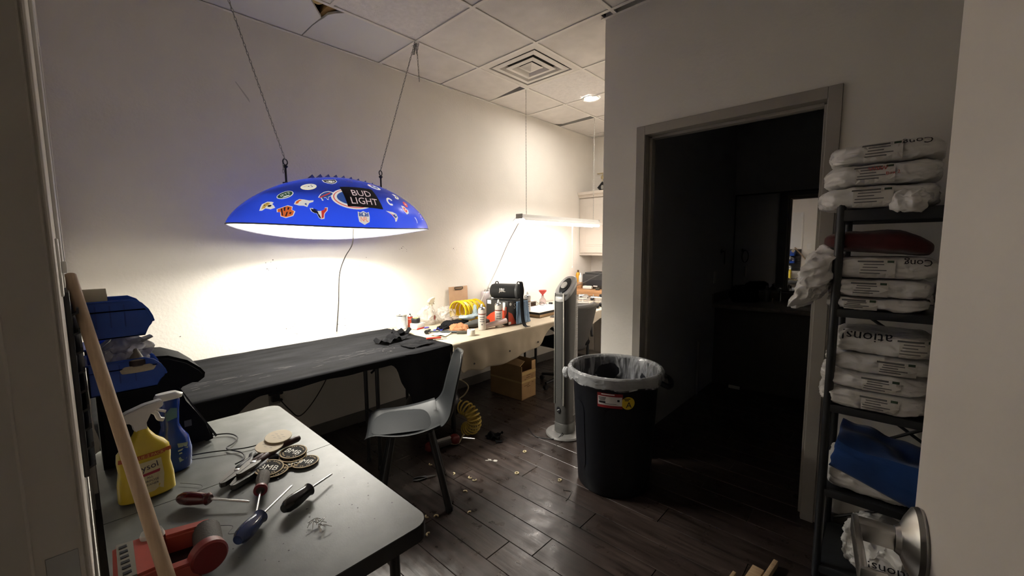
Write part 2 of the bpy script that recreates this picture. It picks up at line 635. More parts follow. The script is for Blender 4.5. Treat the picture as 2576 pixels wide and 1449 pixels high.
for k in range(-3, 6):
    yk = GY0 + k * T
    if yk < YN or yk > YF - .05: continue
    for j in range(-1, 7):
        x0 = 0 if j == -1 else GX0 + j * T + hb
        x1 = min(GX0 + (j + 1) * T - hb, XR if yk < YP else XP0)
        if x1 - x0 < .03: continue
        if j == -1 and k == -1: continue
        bar(x0, x1, yk - hb, yk + hb)
for (x0, x1, y0, y1) in ((0, .02, YN, YF), (XP0, XR, YP - .022, YP), (XP0 - .022, XP0, YP - .022, YF), (.02, XP0 - .022, YF - .02, YF), (.02, XR, YN, YN + .02), (XR - .02, XR, YN + .02, YP - .022)):
    b_ = B(); box(b_, x0, x1, y0, y1, ZC - .004, ZC - .001); ob('wall_angle', b_, GRIDM, ceil, smooth=False)
b_ = B(); box(b_, .25, .9, 1.215, 1.27, ZC + .028, ZC + .07); box(b_, .38, .47, 1.0, 1.2, ZC + .06, ZC + .1)
ob('roof_joist', b_, M('old_wood', (.42, .26, .09), .9, var=.4, vscale=10), ceil, smooth=False)
b_ = B(); blob(b_, (.47, 1.14, ZC + .05), (.06, .06, .025), 3, 8, .012, 22, 1.0)
ob('insulation', b_, M('insulation_scrap', (.60, .45, .20), .95, var=.4, vscale=20), ceil)

# restroom door frame
df = thing('door_1', 'dark taupe metal frame around the unlit restroom doorway', None, kind='structure')
def fpart(name, boxes):
    b_ = B()
    for q in boxes: box(b_, *q, .002, 1)
    return ob(name, b_, TRIM, df, smooth=False)
fpart('jamb', [(1.90, 1.955, YP - .014, YP + .004, 0, 2.163), (1.944, 1.958, YP, YP + .14, 0, 2.12), (1.958, 1.974, YP + .05, YP + .10, 0, 2.10)])
fpart('jamb', [(2.86, 2.915, YP - .014, YP + .004, 0, 2.163), (2.857, 2.871, YP, YP + .14, 0, 2.12), (2.841, 2.857, YP + .05, YP + .10, 0, 2.10)])
fpart('head_frame', [(1.955, 2.86, YP - .014, YP + .004, 2.108, 2.163), (1.958, 2.857, YP, YP + .14, 2.108, 2.121), (1.974, 2.841, YP + .05, YP + .10, 2.092, 2.108)])

# entry door: frame, leaf swung into the room, lever
dd = thing('door_2', 'open beige entry door with a steel lever handle', None, kind='structure')
def dpart(name, boxes, mat=JAMBP, bev=.002):
    b_ = B()
    for q in boxes: box(b_, *q, bev, 1)
    return ob(name, b_, mat, dd, smooth=False)
dpart('jamb', [(2.35, 2.40, YN, YN + .0055, 0, 2.17), (2.362, 2.40, -.165, YN, 0, 2.12), (2.40, 2.416, -.12, -.058, 0, 2.1)])
dpart('jamb', [(3.335, 3.385, YN, YN + .0055, 0, 2.17), (3.335, 3.368, -.165, YN, 0, 2.12)])
dpart('head_frame', [(2.40, 3.335, YN, YN + .0055, 2.12, 2.17), (2.40, 3.335, -.165, YN, 2.09, 2.118)])
dpart('strike_plate', [(2.4, 2.4015, -.05, -.022, .93, 1.05)], STEEL, .0004)
b_ = B(); box(b_, 0, .044, 0, .868, .012, 2.085, .002, 1)
leaf = ob('door_leaf', b_, DOORP, dd, loc=(3.288, .004, 0), rotz=math.radians(7.0), smooth=False)
hy, hz = .806, .99
b_ = B(); lathe(b_, [(0, .0), (.050, 0), (.052, .004), (.050, .010), (.036, .018), (.022, .024), (.018, .03), (0, .03)], 44, (0, hy, hz), axis=(-1, 0, 0))
ob('handle_rose', b_, STEEL, leaf, angle=25)
b_ = B()
box(b_, -.074, -.022, hy - .0125, hy + .0125, hz - .014, hz + .014, .004)
box(b_, -.079, -.070, hy - .120, hy + .013, hz - .015, hz + .015, .0035)
box(b_, -.079, -.050, hy - .124, hy - .114, hz - .014, hz + .014, .0035)
ob('lever_handle', b_, STEEL, leaf, angle=30)
b_ = B(); box(b_, .008, .036, .8675, .8695, .93, 1.05, .0005); ob('latch_plate', b_, STEEL, leaf)

# ------------------------------------------------------------------ football pendant lamp
FC = V((.5, 1.23, 1.56)); FL, FR = .65, .31
ctl, stl = math.cos(math.radians(5)), math.sin(math.radians(5))
def fsurf(s, t, off=0.0, drop=0.0):
    """point on the football shell: s along the length -1..1, t angle from the ridge, + = room side"""
    s = max(-.9999, min(.9999, s))
    r = FR * (1 - s * s) ** .72
    dr = FR * .72 * (1 - s * s) ** (-.28) * (-2 * s) / FL
    x, z = r * math.sin(t), r * math.cos(t) - drop
    n = V((math.sin(t), -dr, math.cos(t))).normalized()
    p = V((x, s * FL, z)) + n * off
    return V((p.x * ctl - p.z * stl, p.y, p.z * ctl + p.x * stl))
shade = bpy.data.materials.new('football_shade'); shade.use_nodes = True
nt = shade.node_tree; nt.nodes.clear()
out = nt.nodes.new('ShaderNodeOutputMaterial'); geo = nt.nodes.new('ShaderNodeNewGeometry')
p_out = nt.nodes.new('ShaderNodeBsdfPrincipled'); p_out.inputs['Base Color'].default_value = (.012, .035, .42, 1); p_out.inputs['Roughness'].default_value = .22
tr = nt.nodes.new('ShaderNodeBsdfTranslucent'); tr.inputs[0].default_value = (.02, .065, .75, 1)
mo = nt.nodes.new('ShaderNodeMixShader'); mo.inputs[0].default_value = .08
nt.links.new(p_out.outputs[0], mo.inputs[1]); nt.links.new(tr.outputs[0], mo.inputs[2])
p_in = nt.nodes.new('ShaderNodeBsdfDiffuse'); p_in.inputs[0].default_value = (.86, .86, .84, 1)
mi = nt.nodes.new('ShaderNodeMixShader'); mi.inputs[0].default_value = .15
nt.links.new(p_in.outputs[0], mi.inputs[1]); nt.links.new(tr.outputs[0], mi.inputs[2])
ms = nt.nodes.new('ShaderNodeMixShader')
nt.links.new(geo.outputs['Backfacing'], ms.inputs[0]); nt.links.new(mo.outputs[0], ms.inputs[1]); nt.links.new(mi.outputs[0], ms.inputs[2])
nt.links.new(ms.outputs[0], out.inputs[0])

lamp = thing('pendant_lamp', 'blue half football pendant lamp covered in team stickers, hanging over the tables', 'lamp', FC)
NU, NV = 56, 26
bm = B()
rows = []
for i in range(NU + 1):
    s = -math.cos(PI * i / NU)
    s = max(-.9995, min(.9995, s))
    sag = .045 * (1 - s * s)
    r_ = []
    r_.append(fsurf(s, -PI / 2, 0, sag))
    for j in range(NV + 1):
        r_.append(fsurf(s, -PI / 2 + PI * j / NV))
    r_.append(fsurf(s, PI / 2, 0, sag))
    rows.append([bm.verts.new(p) for p in r_])
for i in range(NU):
    for j in range(len(rows[0]) - 1):
        face(bm, (rows[i][j], rows[i + 1][j], rows[i + 1][j + 1], rows[i][j + 1]))
rim = [rows[i][-1].co.copy() for i in range(NU + 1)] + [rows[i][0].co.copy() for i in range(NU - 1, 0, -1)]
me = bpy.data.meshes.new('shade')
bm.normal_update()
if sum(f.normal.z for f in bm.faces) < 0:
    bmesh.ops.reverse_faces(bm, faces=bm.faces)
bm.to_mesh(me); bm.free(); me.materials.append(shade)
me.polygons.foreach_set('use_smooth', [True] * len(me.polygons))
o = bpy.data.objects.new('shade', me); COL.objects.link(o); o.parent = lamp
bm = B(); tube(bm, rim, .0045, 6, closed=True)
ob('rim_trim', bm, M('rim_grey', (.10, .10, .13), .5), lamp)
LACE = M('lace_grey_blue', (.10, .13, .30), .6)
for k in range(11):
    s = -.30 + k * .075
    b_ = B()
    for t in (-.20, -.10, .0, .10):
        pass
    p0, p1 = fsurf(s, -.24, .002), fsurf(s, .06, .002)
    q0, q1 = fsurf(s + .03, -.24, .022), fsurf(s + .03, .06, .022)
    e0, e1 = fsurf(s + .045, -.24, .002), fsurf(s + .045, .06, .002)
    vs = [b_.verts.new(p) for p in (p0, q0, e0, p1, q1, e1)]
    face(b_, (vs[0], vs[1], vs[2])); face(b_, (vs[3], vs[4], vs[5])); face(b_, (vs[0], vs[1], vs[4], vs[3])); face(b_, (vs[1], vs[2], vs[5], vs[4])); face(b_, (vs[0], vs[2], vs[5], vs[3]))
    ob('lace', b_, LACE, lamp, smooth=False)
# glowing white diffuser just inside the rim
BULB = M('diffuser_glow', (1, .97, .9), .4, emit=PENDANT_STRENGTH, ecol=(1.0, .955, .85))
b_ = B()
DZ_ = .17
def diff_pt(u, v):
    s = .72 * math.sin((-1 + 2 * u) * PI / 2)
    r = FR * (1 - s * s) ** .72
    x, z = math.sqrt(max(.0004, r * r - DZ_ * DZ_)) * .5 * (2 * v - 1), DZ_
    return V((x * ctl - z * stl, s * FL, z * ctl + x * stl))
grid(b_, 16, 6, diff_pt)
b_.normal_update()
if sum(f_.normal.z for f_ in b_.faces) > 0: bmesh.ops.reverse_faces(b_, faces=b_.faces)
me = bpy.data.meshes.new('diffuser'); b_.to_mesh(me); b_.free(); me.materials.append(BULB)
o = bpy.data.objects.new('diffuser', me); COL.objects.link(o); o.parent = lamp
_nt = BULB.node_tree                                   # the panel shines downwards only: its back is a closed housing
_g = _nt.nodes.new('ShaderNodeNewGeometry'); _mm = _nt.nodes.new('ShaderNodeMath'); _mm.operation = 'MULTIPLY_ADD'
_mm.inputs[1].default_value = -PENDANT_STRENGTH * .93; _mm.inputs[2].default_value = PENDANT_STRENGTH
_nt.links.new(_g.outputs['Backfacing'], _mm.inputs[0]); _nt.links.new(_mm.outputs[0], _nt.nodes['Principled BSDF'].inputs['Emission Strength'])
def chain_links(bm, a, b, pitch=.020, r=.0017, w_=.0075):
    a, b = V(a), V(b)
    n = max(2, int((b - a).length / pitch))
    d = (b - a).normalized()
    x, y_ = frame_axes(d)
    for i in range(n):
        cpt = a + (b - a) * ((i + .5) / n)
        h = pitch * .68
        s_ = x if i % 2 else y_
        pts = []
        for k in range(8):
            t = 2 * PI * k / 8
            pts.append(cpt + d * (h * math.cos(t)) + s_ * (w_ * .5 * math.sin(t) * 1.15))
        tube(bm, pts, r, 4, closed=True)
CHAINM = M('chain_steel', (.34, .33, .31), .45, .6)
for (yb, yt, top) in ((.906, .612, 2.893), (1.522, 1.806, 2.893)):
    s = (yb - FC.y) / FL
    base = fsurf(s, -.02)
    b_ = B()
    zr = base.z + .10
    lathe(b_, [(0, -.004), (.02, -.004), (.02, .002), (.008, .004), (.006, .01)], 14, base)
    tube(b_, [base, (base.x, base.y, zr)], .006, 8)
    lathe(b_, [(.006, -.012), (.013, -.004), (.013, .002), (.006, .006)], 10, (base.x, base.y, zr - .004))
    torus(b_, (base.x, base.y, zr + .02), .017, .0035, (1, .5, 0), 16, 6)
    eb = ob('eye_bolt', b_, BLACKM, lamp)
    b_ = B()
    a_ = V((base.x, base.y, zr + .036)); t_ = V((.521 - FC.x, yt - FC.y, top - FC.z))
    chain_links(b_, a_, t_)
    if yb > 1.2:
        chain_links(b_, t_ + V((.004, .01, -.01)), t_ + V((.01, .02, -.27)))
        for q in range(5):
            chain_links(b_, t_ + V((random.uniform(-.02, .02), random.uniform(-.02, .02), -.01)), t_ + V((random.uniform(-.02, .02), random.uniform(-.02, .02), -.085)))
    else:
        chain_links(b_, a_ + V((0, -.008, .0)), a_ + V((.002, -.014, -.08)))
    ob('chain', b_, CHAINM, lamp)

# stickers on the shell; local flat (x right, y up) is laid on the shell
def on_ball(s0, t0, ang=0.0, off=.0022):
    r0 = FR * (1 - s0 * s0) ** .72
    ca, sa = math.cos(ang), math.sin(ang)
    def fn(x, y_):
        X, Y = x * ca - y_ * sa, x * sa + y_ * ca
        dr = FR * .72 * (1 - s0 * s0) ** (-.28) * (-2 * s0) / FL
        return fsurf(s0 + X / math.sqrt(1 + dr * dr) / FL, t0 - Y / max(r0, .1), off)
    return fn
STICKER_GLOW = .10  # sticker emission stands in for lamp light shining through the prints
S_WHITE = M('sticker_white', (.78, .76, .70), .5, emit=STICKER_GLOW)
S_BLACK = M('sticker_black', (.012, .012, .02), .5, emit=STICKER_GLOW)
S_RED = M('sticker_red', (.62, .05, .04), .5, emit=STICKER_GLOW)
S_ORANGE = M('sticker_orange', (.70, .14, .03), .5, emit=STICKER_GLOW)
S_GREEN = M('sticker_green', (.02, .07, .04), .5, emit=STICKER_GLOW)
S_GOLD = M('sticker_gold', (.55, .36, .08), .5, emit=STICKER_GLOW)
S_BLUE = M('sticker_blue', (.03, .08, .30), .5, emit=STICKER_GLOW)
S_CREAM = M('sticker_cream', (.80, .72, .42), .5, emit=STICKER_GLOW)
KS = .86
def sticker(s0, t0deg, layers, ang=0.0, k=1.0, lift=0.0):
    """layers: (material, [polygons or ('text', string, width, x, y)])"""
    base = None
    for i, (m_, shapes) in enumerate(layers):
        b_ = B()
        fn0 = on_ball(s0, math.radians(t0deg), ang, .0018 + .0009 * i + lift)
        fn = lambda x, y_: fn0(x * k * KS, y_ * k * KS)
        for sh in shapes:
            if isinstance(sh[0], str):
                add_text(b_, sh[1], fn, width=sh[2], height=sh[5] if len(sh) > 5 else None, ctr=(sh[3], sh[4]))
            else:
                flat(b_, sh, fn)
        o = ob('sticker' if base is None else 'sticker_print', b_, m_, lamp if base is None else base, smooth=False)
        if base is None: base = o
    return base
def scale(p, a): return [(x * a, y_ * a) for x, y_ in p]
# spotted cat head emblem
cat_ = [(-.042, -.018), (-.03, .008), (-.02, .022), (.01, .028), (.03, .02), (.04, .012), (.03, .004), (.036, -.006), (.04, -.02), (.015, -.024), (-.01, -.012), (-.028, -.022)]
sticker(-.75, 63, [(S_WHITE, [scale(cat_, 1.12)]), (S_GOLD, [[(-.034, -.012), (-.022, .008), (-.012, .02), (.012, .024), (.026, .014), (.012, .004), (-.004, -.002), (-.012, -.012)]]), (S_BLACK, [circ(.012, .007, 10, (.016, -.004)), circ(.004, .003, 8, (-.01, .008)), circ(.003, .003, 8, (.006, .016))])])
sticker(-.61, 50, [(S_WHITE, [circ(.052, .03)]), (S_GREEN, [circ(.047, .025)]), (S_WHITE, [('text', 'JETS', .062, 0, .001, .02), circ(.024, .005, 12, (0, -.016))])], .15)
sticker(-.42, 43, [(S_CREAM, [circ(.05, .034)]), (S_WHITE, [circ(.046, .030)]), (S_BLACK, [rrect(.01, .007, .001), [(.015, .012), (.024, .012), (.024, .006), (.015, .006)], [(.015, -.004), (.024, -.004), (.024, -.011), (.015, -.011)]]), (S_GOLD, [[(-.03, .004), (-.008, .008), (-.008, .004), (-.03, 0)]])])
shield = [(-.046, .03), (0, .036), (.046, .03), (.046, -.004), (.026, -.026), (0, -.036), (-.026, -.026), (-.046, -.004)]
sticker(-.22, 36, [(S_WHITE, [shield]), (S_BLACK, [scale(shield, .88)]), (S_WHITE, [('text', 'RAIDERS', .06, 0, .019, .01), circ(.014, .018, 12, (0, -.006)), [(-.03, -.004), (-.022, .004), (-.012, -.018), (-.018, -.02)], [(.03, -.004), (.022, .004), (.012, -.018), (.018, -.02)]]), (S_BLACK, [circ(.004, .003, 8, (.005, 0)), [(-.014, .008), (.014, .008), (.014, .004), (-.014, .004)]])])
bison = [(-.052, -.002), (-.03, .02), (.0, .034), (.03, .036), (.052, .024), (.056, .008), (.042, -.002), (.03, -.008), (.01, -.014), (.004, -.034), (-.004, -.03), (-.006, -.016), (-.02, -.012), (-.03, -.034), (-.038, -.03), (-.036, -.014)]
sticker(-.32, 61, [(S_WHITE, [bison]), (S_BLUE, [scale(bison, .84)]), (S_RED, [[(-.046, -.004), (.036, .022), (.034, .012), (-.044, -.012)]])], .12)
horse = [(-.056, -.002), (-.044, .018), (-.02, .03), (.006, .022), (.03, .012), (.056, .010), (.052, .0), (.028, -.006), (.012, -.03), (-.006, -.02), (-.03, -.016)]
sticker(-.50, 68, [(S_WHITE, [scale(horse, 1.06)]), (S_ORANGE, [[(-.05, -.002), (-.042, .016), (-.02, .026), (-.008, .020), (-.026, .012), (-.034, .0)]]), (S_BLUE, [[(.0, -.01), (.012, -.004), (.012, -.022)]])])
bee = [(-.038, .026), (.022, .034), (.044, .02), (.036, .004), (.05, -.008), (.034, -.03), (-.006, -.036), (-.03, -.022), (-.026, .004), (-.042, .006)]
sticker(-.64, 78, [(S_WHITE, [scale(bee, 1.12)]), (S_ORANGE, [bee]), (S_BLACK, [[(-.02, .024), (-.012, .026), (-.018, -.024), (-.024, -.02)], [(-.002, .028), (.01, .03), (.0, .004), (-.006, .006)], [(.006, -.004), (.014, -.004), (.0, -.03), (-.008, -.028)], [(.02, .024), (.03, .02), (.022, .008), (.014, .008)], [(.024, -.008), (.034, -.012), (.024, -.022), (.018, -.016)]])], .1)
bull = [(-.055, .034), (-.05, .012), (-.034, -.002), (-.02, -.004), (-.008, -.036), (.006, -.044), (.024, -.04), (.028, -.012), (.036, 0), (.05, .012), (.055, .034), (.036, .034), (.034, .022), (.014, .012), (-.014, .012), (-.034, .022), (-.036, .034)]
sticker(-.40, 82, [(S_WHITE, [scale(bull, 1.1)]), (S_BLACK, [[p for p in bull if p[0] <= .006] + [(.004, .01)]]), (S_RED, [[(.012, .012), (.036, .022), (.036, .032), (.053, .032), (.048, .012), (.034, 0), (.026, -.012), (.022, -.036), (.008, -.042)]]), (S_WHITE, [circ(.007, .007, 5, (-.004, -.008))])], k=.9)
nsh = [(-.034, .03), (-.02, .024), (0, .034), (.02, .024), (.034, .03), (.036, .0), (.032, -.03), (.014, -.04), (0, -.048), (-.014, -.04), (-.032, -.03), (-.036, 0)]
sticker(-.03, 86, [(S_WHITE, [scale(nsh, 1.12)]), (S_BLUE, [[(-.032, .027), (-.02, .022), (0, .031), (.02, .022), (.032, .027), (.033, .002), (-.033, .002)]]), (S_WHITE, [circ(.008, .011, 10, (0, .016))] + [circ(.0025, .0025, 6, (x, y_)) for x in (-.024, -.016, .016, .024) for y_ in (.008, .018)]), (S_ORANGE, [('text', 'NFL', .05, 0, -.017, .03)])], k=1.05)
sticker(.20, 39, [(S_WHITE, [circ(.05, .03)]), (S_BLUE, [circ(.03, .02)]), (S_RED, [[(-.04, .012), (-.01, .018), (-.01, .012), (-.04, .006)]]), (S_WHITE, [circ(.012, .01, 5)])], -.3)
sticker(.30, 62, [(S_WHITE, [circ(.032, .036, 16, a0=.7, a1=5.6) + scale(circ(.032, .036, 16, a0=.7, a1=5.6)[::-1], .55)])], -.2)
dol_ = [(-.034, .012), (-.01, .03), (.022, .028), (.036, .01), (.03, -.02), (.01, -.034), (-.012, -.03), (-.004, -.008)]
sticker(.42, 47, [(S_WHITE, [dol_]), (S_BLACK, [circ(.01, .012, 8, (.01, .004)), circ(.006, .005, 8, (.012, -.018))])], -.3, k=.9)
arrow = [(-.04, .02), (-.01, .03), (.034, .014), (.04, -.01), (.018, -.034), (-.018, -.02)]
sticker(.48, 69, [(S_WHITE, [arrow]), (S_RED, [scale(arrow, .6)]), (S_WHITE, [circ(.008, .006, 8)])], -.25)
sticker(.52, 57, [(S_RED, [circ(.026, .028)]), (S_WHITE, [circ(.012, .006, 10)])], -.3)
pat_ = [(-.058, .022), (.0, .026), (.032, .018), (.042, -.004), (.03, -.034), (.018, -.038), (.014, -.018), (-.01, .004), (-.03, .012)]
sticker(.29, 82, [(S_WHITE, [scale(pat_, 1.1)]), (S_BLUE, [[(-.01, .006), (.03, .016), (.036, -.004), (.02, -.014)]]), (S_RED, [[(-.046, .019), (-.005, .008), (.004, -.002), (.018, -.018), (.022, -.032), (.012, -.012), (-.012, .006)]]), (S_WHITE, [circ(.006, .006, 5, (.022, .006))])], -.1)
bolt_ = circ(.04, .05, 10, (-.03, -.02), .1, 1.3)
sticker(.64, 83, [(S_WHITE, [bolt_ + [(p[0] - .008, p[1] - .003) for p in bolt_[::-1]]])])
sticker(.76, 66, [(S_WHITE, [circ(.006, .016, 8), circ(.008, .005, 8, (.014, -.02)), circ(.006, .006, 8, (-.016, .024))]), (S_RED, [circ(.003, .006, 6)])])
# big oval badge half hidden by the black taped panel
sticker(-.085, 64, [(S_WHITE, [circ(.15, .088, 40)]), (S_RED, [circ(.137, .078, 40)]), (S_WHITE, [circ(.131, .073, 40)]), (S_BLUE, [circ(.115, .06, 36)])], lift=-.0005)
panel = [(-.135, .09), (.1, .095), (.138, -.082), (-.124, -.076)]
sticker(.0, 63, [(M('tape_panel', (.012, .012, .03), .6), [panel]), (M('faded_print', (.62, .47, .48), .6, var=.45, vscale=60, emit=.12), [('text', 'BUD', .14, .0, .035, .052), ('text', 'LIGHT', .195, .005, -.03, .052)])], lift=.004)  # lettering emits slightly too, imitating light from behind the shade
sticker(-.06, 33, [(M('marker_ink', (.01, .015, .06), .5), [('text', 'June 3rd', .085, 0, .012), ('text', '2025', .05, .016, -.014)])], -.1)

# ------------------------------------------------------------------ shop light
sl = thing('shop_light', 'white twin tube shop light hanging on thin chains near the cabinet', 'light', (.5, 3.63, 1.70))
SY = .69
prof = [(-.085, -.028), (-.045, .002), (-.035, .03), (.035, .03), (.045, .002), (.085, -.028), (.079, -.030), (.04, -.002), (-.04, -.002), (-.079, -.030)]
b_ = B(); prism(b_, prof, -SY, SY, lambda u, v, h: (u, h, v)); ob('reflector', b_, WHITE, sl, smooth=False)
for s in (-1, 1):
    b_ = B(); box(b_, -.04, .04, s * SY - .006, s * SY + .006, -.012, .035, .002); ob('end_cap', b_, M('cap_grey', (.45, .44, .42), .5), sl)
TUBE = M('tube_glow', (1, .96, .9), .4, emit=SHOP_STRENGTH, ecol=(1.0, .92, .86))
for s in (-1, 1):
    b_ = B(); tube(b_, [(s * .042, -SY + .02, -.034), (s * .042, SY - .02, -.034)], .017, 12); ob('tube_bulb', b_, TUBE, sl)
for yy in (-.588, .622):
    b_ = B(); chain_links(b_, (0, yy, .03), (0, yy, ZC - 1.70), .028, .0016, .007); ob('chain', b_, M('chain_white', (.42, .40, .37), .5, .3), sl)
b_ = B(); tube(b_, [(.05, .12, -.04), (.05, .12, -.26)], .006, 8); tube(b_, [(.05, .12, -.26), (.052, .122, -.50)], .0015, 5); lathe(b_, [(0, -.012), (.006, -.008), (.007, 0), (.003, .008), (0, .012)], 8, (.052, .122, -.505))
ob('pull_cord', b_, WHITEP, sl)
b_ = B(); tube(b_, smooth_pts([(.02, -SY, -.02), (.0, -SY - .03, -.08), (-.06, -SY - .10, -.25), (-.12, -SY - .2, -.5), (-.2, -SY - .3, -.75), (-.25, -SY - .36, -.94)]), .0042, 6)
ob('power_cord', b_, WHITEP, sl)

# recessed downlight
dl = thing('recessed_light', 'bright round recessed ceiling light beside the partition wall', 'light', (.807, 3.681, ZC))
b_ = B(); lathe(b_, [(.066, .003), (.066, -.001), (.085, -.004), (.088, .003)], 32); ob('trim_ring', b_, WHITE, dl)
b_ = B(); lathe(b_, [(0, .001), (.066, .001), (.066, .003), (0, .003)], 32)
ob('lens', b_, M('downlight_glow', (1, .97, .93), .4, emit=DOWNLIGHT_STRENGTH, ecol=(1.0, .93, .85)), dl)

# air vent
av = thing('air_vent', 'square white ceiling air vent with nested louvres', 'vent', (GX0 + T / 2, GY0 + 1.5 * T, ZC))
def sqring(b_, a, za, b2, zb, th=.004):
    for (r0, z0, r1, z1) in ((a, za, b2, zb),):
        o4 = [(-1, -1), (1, -1), (1, 1), (-1, 1)]
        A = [b_.verts.new((x * r0, y_ * r0, z0)) for x, y_ in o4]; Bv = [b_.verts.new((x * r1, y_ * r1, z1)) for x, y_ in o4]
        C = [b_.verts.new((x * r0, y_ * r0, z0 + th)) for x, y_ in o4]; D = [b_.verts.new((x * r1, y_ * r1, z1 + th)) for x, y_ in o4]
        for i in range(4):
            k = (i + 1) % 4
            face(b_, (A[i], A[k], Bv[k], Bv[i])); face(b_, (C[i], C[k], D[k], D[i])); face(b_, (A[i], A[k], C[k], C[i])); face(b_, (Bv[i], Bv[k], D[k], D[i]))
VENTM = M('vent_white', (.72, .69, .64), .45)
b_ = B(); sqring(b_, .299, -.002, .247, -.004); sqring(b_, .247, -.004, .24, .04); ob('frame', b_, VENTM, av, smooth=False)
for (a, za, b2, zb) in ((.228, -.002, .185, -.006), (.148, -.004, .112, -.008)):
    b_ = B(); sqring(b_, a, za, b2, zb); sqring(b_, b2, zb, b2 - .022, zb + .035); ob('louvre', b_, VENTM, av, smooth=False)
b_ = B(); lathe(b_, [(.105, .006), (.07, -.002), (0, -.026)], 4); bmesh.ops.rotate(b_, verts=b_.verts, cent=(0, 0, 0), matrix=Matrix.Rotation(PI / 4, 3, 'Z')); ob('centre_cone', b_, VENTM, av, smooth=False)
b_ = B(); box(b_, -.245, .245, -.245, .245, .055, .06); ob('duct', b_, M('duct_dark', (.03, .028, .026), .8), av, smooth=False)

# ------------------------------------------------------------------ folding tables and cloths
TOPGREY = M('table_grey', (.118, .124, .117), .42, var=.22, vscale=14, bump=.04, bscale=200)
TOPEDGE = M('table_edge', (.02, .02, .021), .5)
def leg_pair(parent, x0, x1, y, ztop, lean=.0, mat=BLACKM):
    for xx in (x0, x1):
        b_ = B(); tube(b_, [(xx, y, ztop), (xx, y + lean, .012)], .0125, 10); lathe(b_, [(0, 0), (.017, 0), (.017, .02), (.013, .028)], 10, (xx, y + lean, 0)); ob('leg', b_, mat, parent)
    b_ = B(); tube(b_, [(x0, y + lean * .5, .36), (x1, y + lean * .5, .36)], .010, 8); tube(b_, [((x0 + x1) / 2, y + lean * .5, .62), ((x0 + x1) / 2, y + .12, ztop)], .007, 8)
    ob('crossbar', b_, mat, parent)

t1 = thing('folding_table', 'long folding table under the black cloth along the cream wall', 'table', (0, 0, 0))
b_ = B(); box(b_, .09, .84, .03, 1.80, .695, .735, .012); ob('tabletop', b_, TOPGREY, t1)
leg_pair(t1, .64, .79, 1.26, .70); leg_pair(t1, .16, .79, .32, .70)
t2 = thing('folding_table', 'long folding table under the tan drop cloth crowded with supplies', 'table', (0, 0, 0))
b_ = B(); box(b_, .09, .85, 1.83, 3.62, .695, .735, .012); ob('tabletop', b_, TOPGREY, t2)
leg_pair(t2, .16, .79, 1.87, .70); leg_pair(t2, .16, .79, 3.4, .70)

def sstep(a, b, x):
    t = max(0, min(1, (x - a) / (b - a)))
    return t * t * (3 - 2 * t)
def cloth(y0, y1, xb, xf, ztop, drop, ny, wave, seed, endlift=None):
    """cloth lying on a table, falling over the front edge by drop(y)"""
    b_ = B()
    rad = .016
    def fn(u, v):
        y = y0 + (y1 - y0) * u
        n = noise.noise(V((y * 3 + seed, v * 4, seed)))
        if v < .5:
            x = xb + (xf - xb) * (v / .5)
            z = ztop + .0022 * noise.noise(V((x * 9 + seed, y * 9, 0))) + .002
            if endlift: z += endlift(x, y)
            return V((x, y + (.012 * n if u in (0, 1) else 0), z))
        d = drop(y)
        w_ = (v - .5) / .5
        s = w_ * (rad * PI / 2 + d)
        if s < rad * PI / 2:
            a = s / rad
            return V((xf + rad * math.sin(a), y, ztop - rad + rad * math.cos(a) + .002))
        q = s - rad * PI / 2
        amp = wave * min(1, q / .12)
        xx = xf + rad + amp * (.5 + .5 * math.sin(y * 19 + 2.5 * noise.noise(V((y * 2, seed, 0)))) + .35 * noise.noise(V((y * 14, q * 8, seed))))
        return V((xx, y + .01 * math.sin(q * 25 + y * 5), ztop - rad - q))
    grid(b_, ny, 40, fn)
    return b_
BC = M('black_tablecloth', (.0095, .0095, .011), .9, var=.5, vscale=3, bump=.25, bscale=120, spec=.12, stretch=(6, 1, 1))
def drop1(y):
    return .028 + .10 * (1 - sstep(.42, .60, y)) + .36 * sstep(1.30, 1.52, y) * (1 - .25 * sstep(1.6, 1.75, y)) + .012 * noise.noise(V((y * 6, 2, 0)))
b_ = cloth(.012, 1.796, .006, .852, .7365, drop1, 110, .012, 3.0)
tc1 = ob('tablecloth', b_, BC, label='black cloth with pale scratches spread over the table by the wall', cat='tablecloth')
tc1.modifiers.new('solid', 'SOLIDIFY').thickness = .002
# pale scuffs worn into the black cloth
SCUFF = M('pale_scuff', (.13, .125, .115), .8)
b_ = B()
for k in range(70):
    y = random.uniform(.35, 1.75); x = .60 + .12 * random.choice((0, .35, .7, 1.0)) + random.gauss(0, .012)
    ln = random.uniform(.008, .07); wd = random.uniform(.0006, .0018)
    flat(b_, [(x, y), (x + wd, y), (x + wd * .6, y + ln), (x - wd * .4, y + ln)], lambda a, b2: V((a, b2, .7436)))
for k in range(14):
    y = random.uniform(1.3, 1.78); x = random.uniform(.6, .82); r = random.uniform(.002, .006)
    flat(b_, circ(r, r * .7, 6, (x, y)), lambda a, b2: V((a, b2, .7438)))
ob('scuff_marks', b_, SCUFF, tc1, smooth=False, kind='stuff')
TAN = M('tan_dropcloth', (.47, .40, .30), .9, var=.10, vscale=4, bump=.3, bscale=260, spec=.15)
def drop2(y):
    return .035 + .185 * (1 - sstep(2.72, 2.98, y)) * sstep(1.79, 1.87, y) - .04 * sstep(2.2, 2.8, y) * (1 - sstep(2.72, 2.98, y)) + .010 * noise.noise(V((y * 9, 5, 0))) + .012 * math.sin(y * 6)
b_ = cloth(1.80, 3.62, .02, .866, .7365, drop2, 120, .022, 8.0)
tc2 = ob('tablecloth', b_, TAN, label='tan canvas drop cloth hanging off the front of the far table', cat='tablecloth')
tc2.modifiers.new('solid', 'SOLIDIFY').thickness = .002
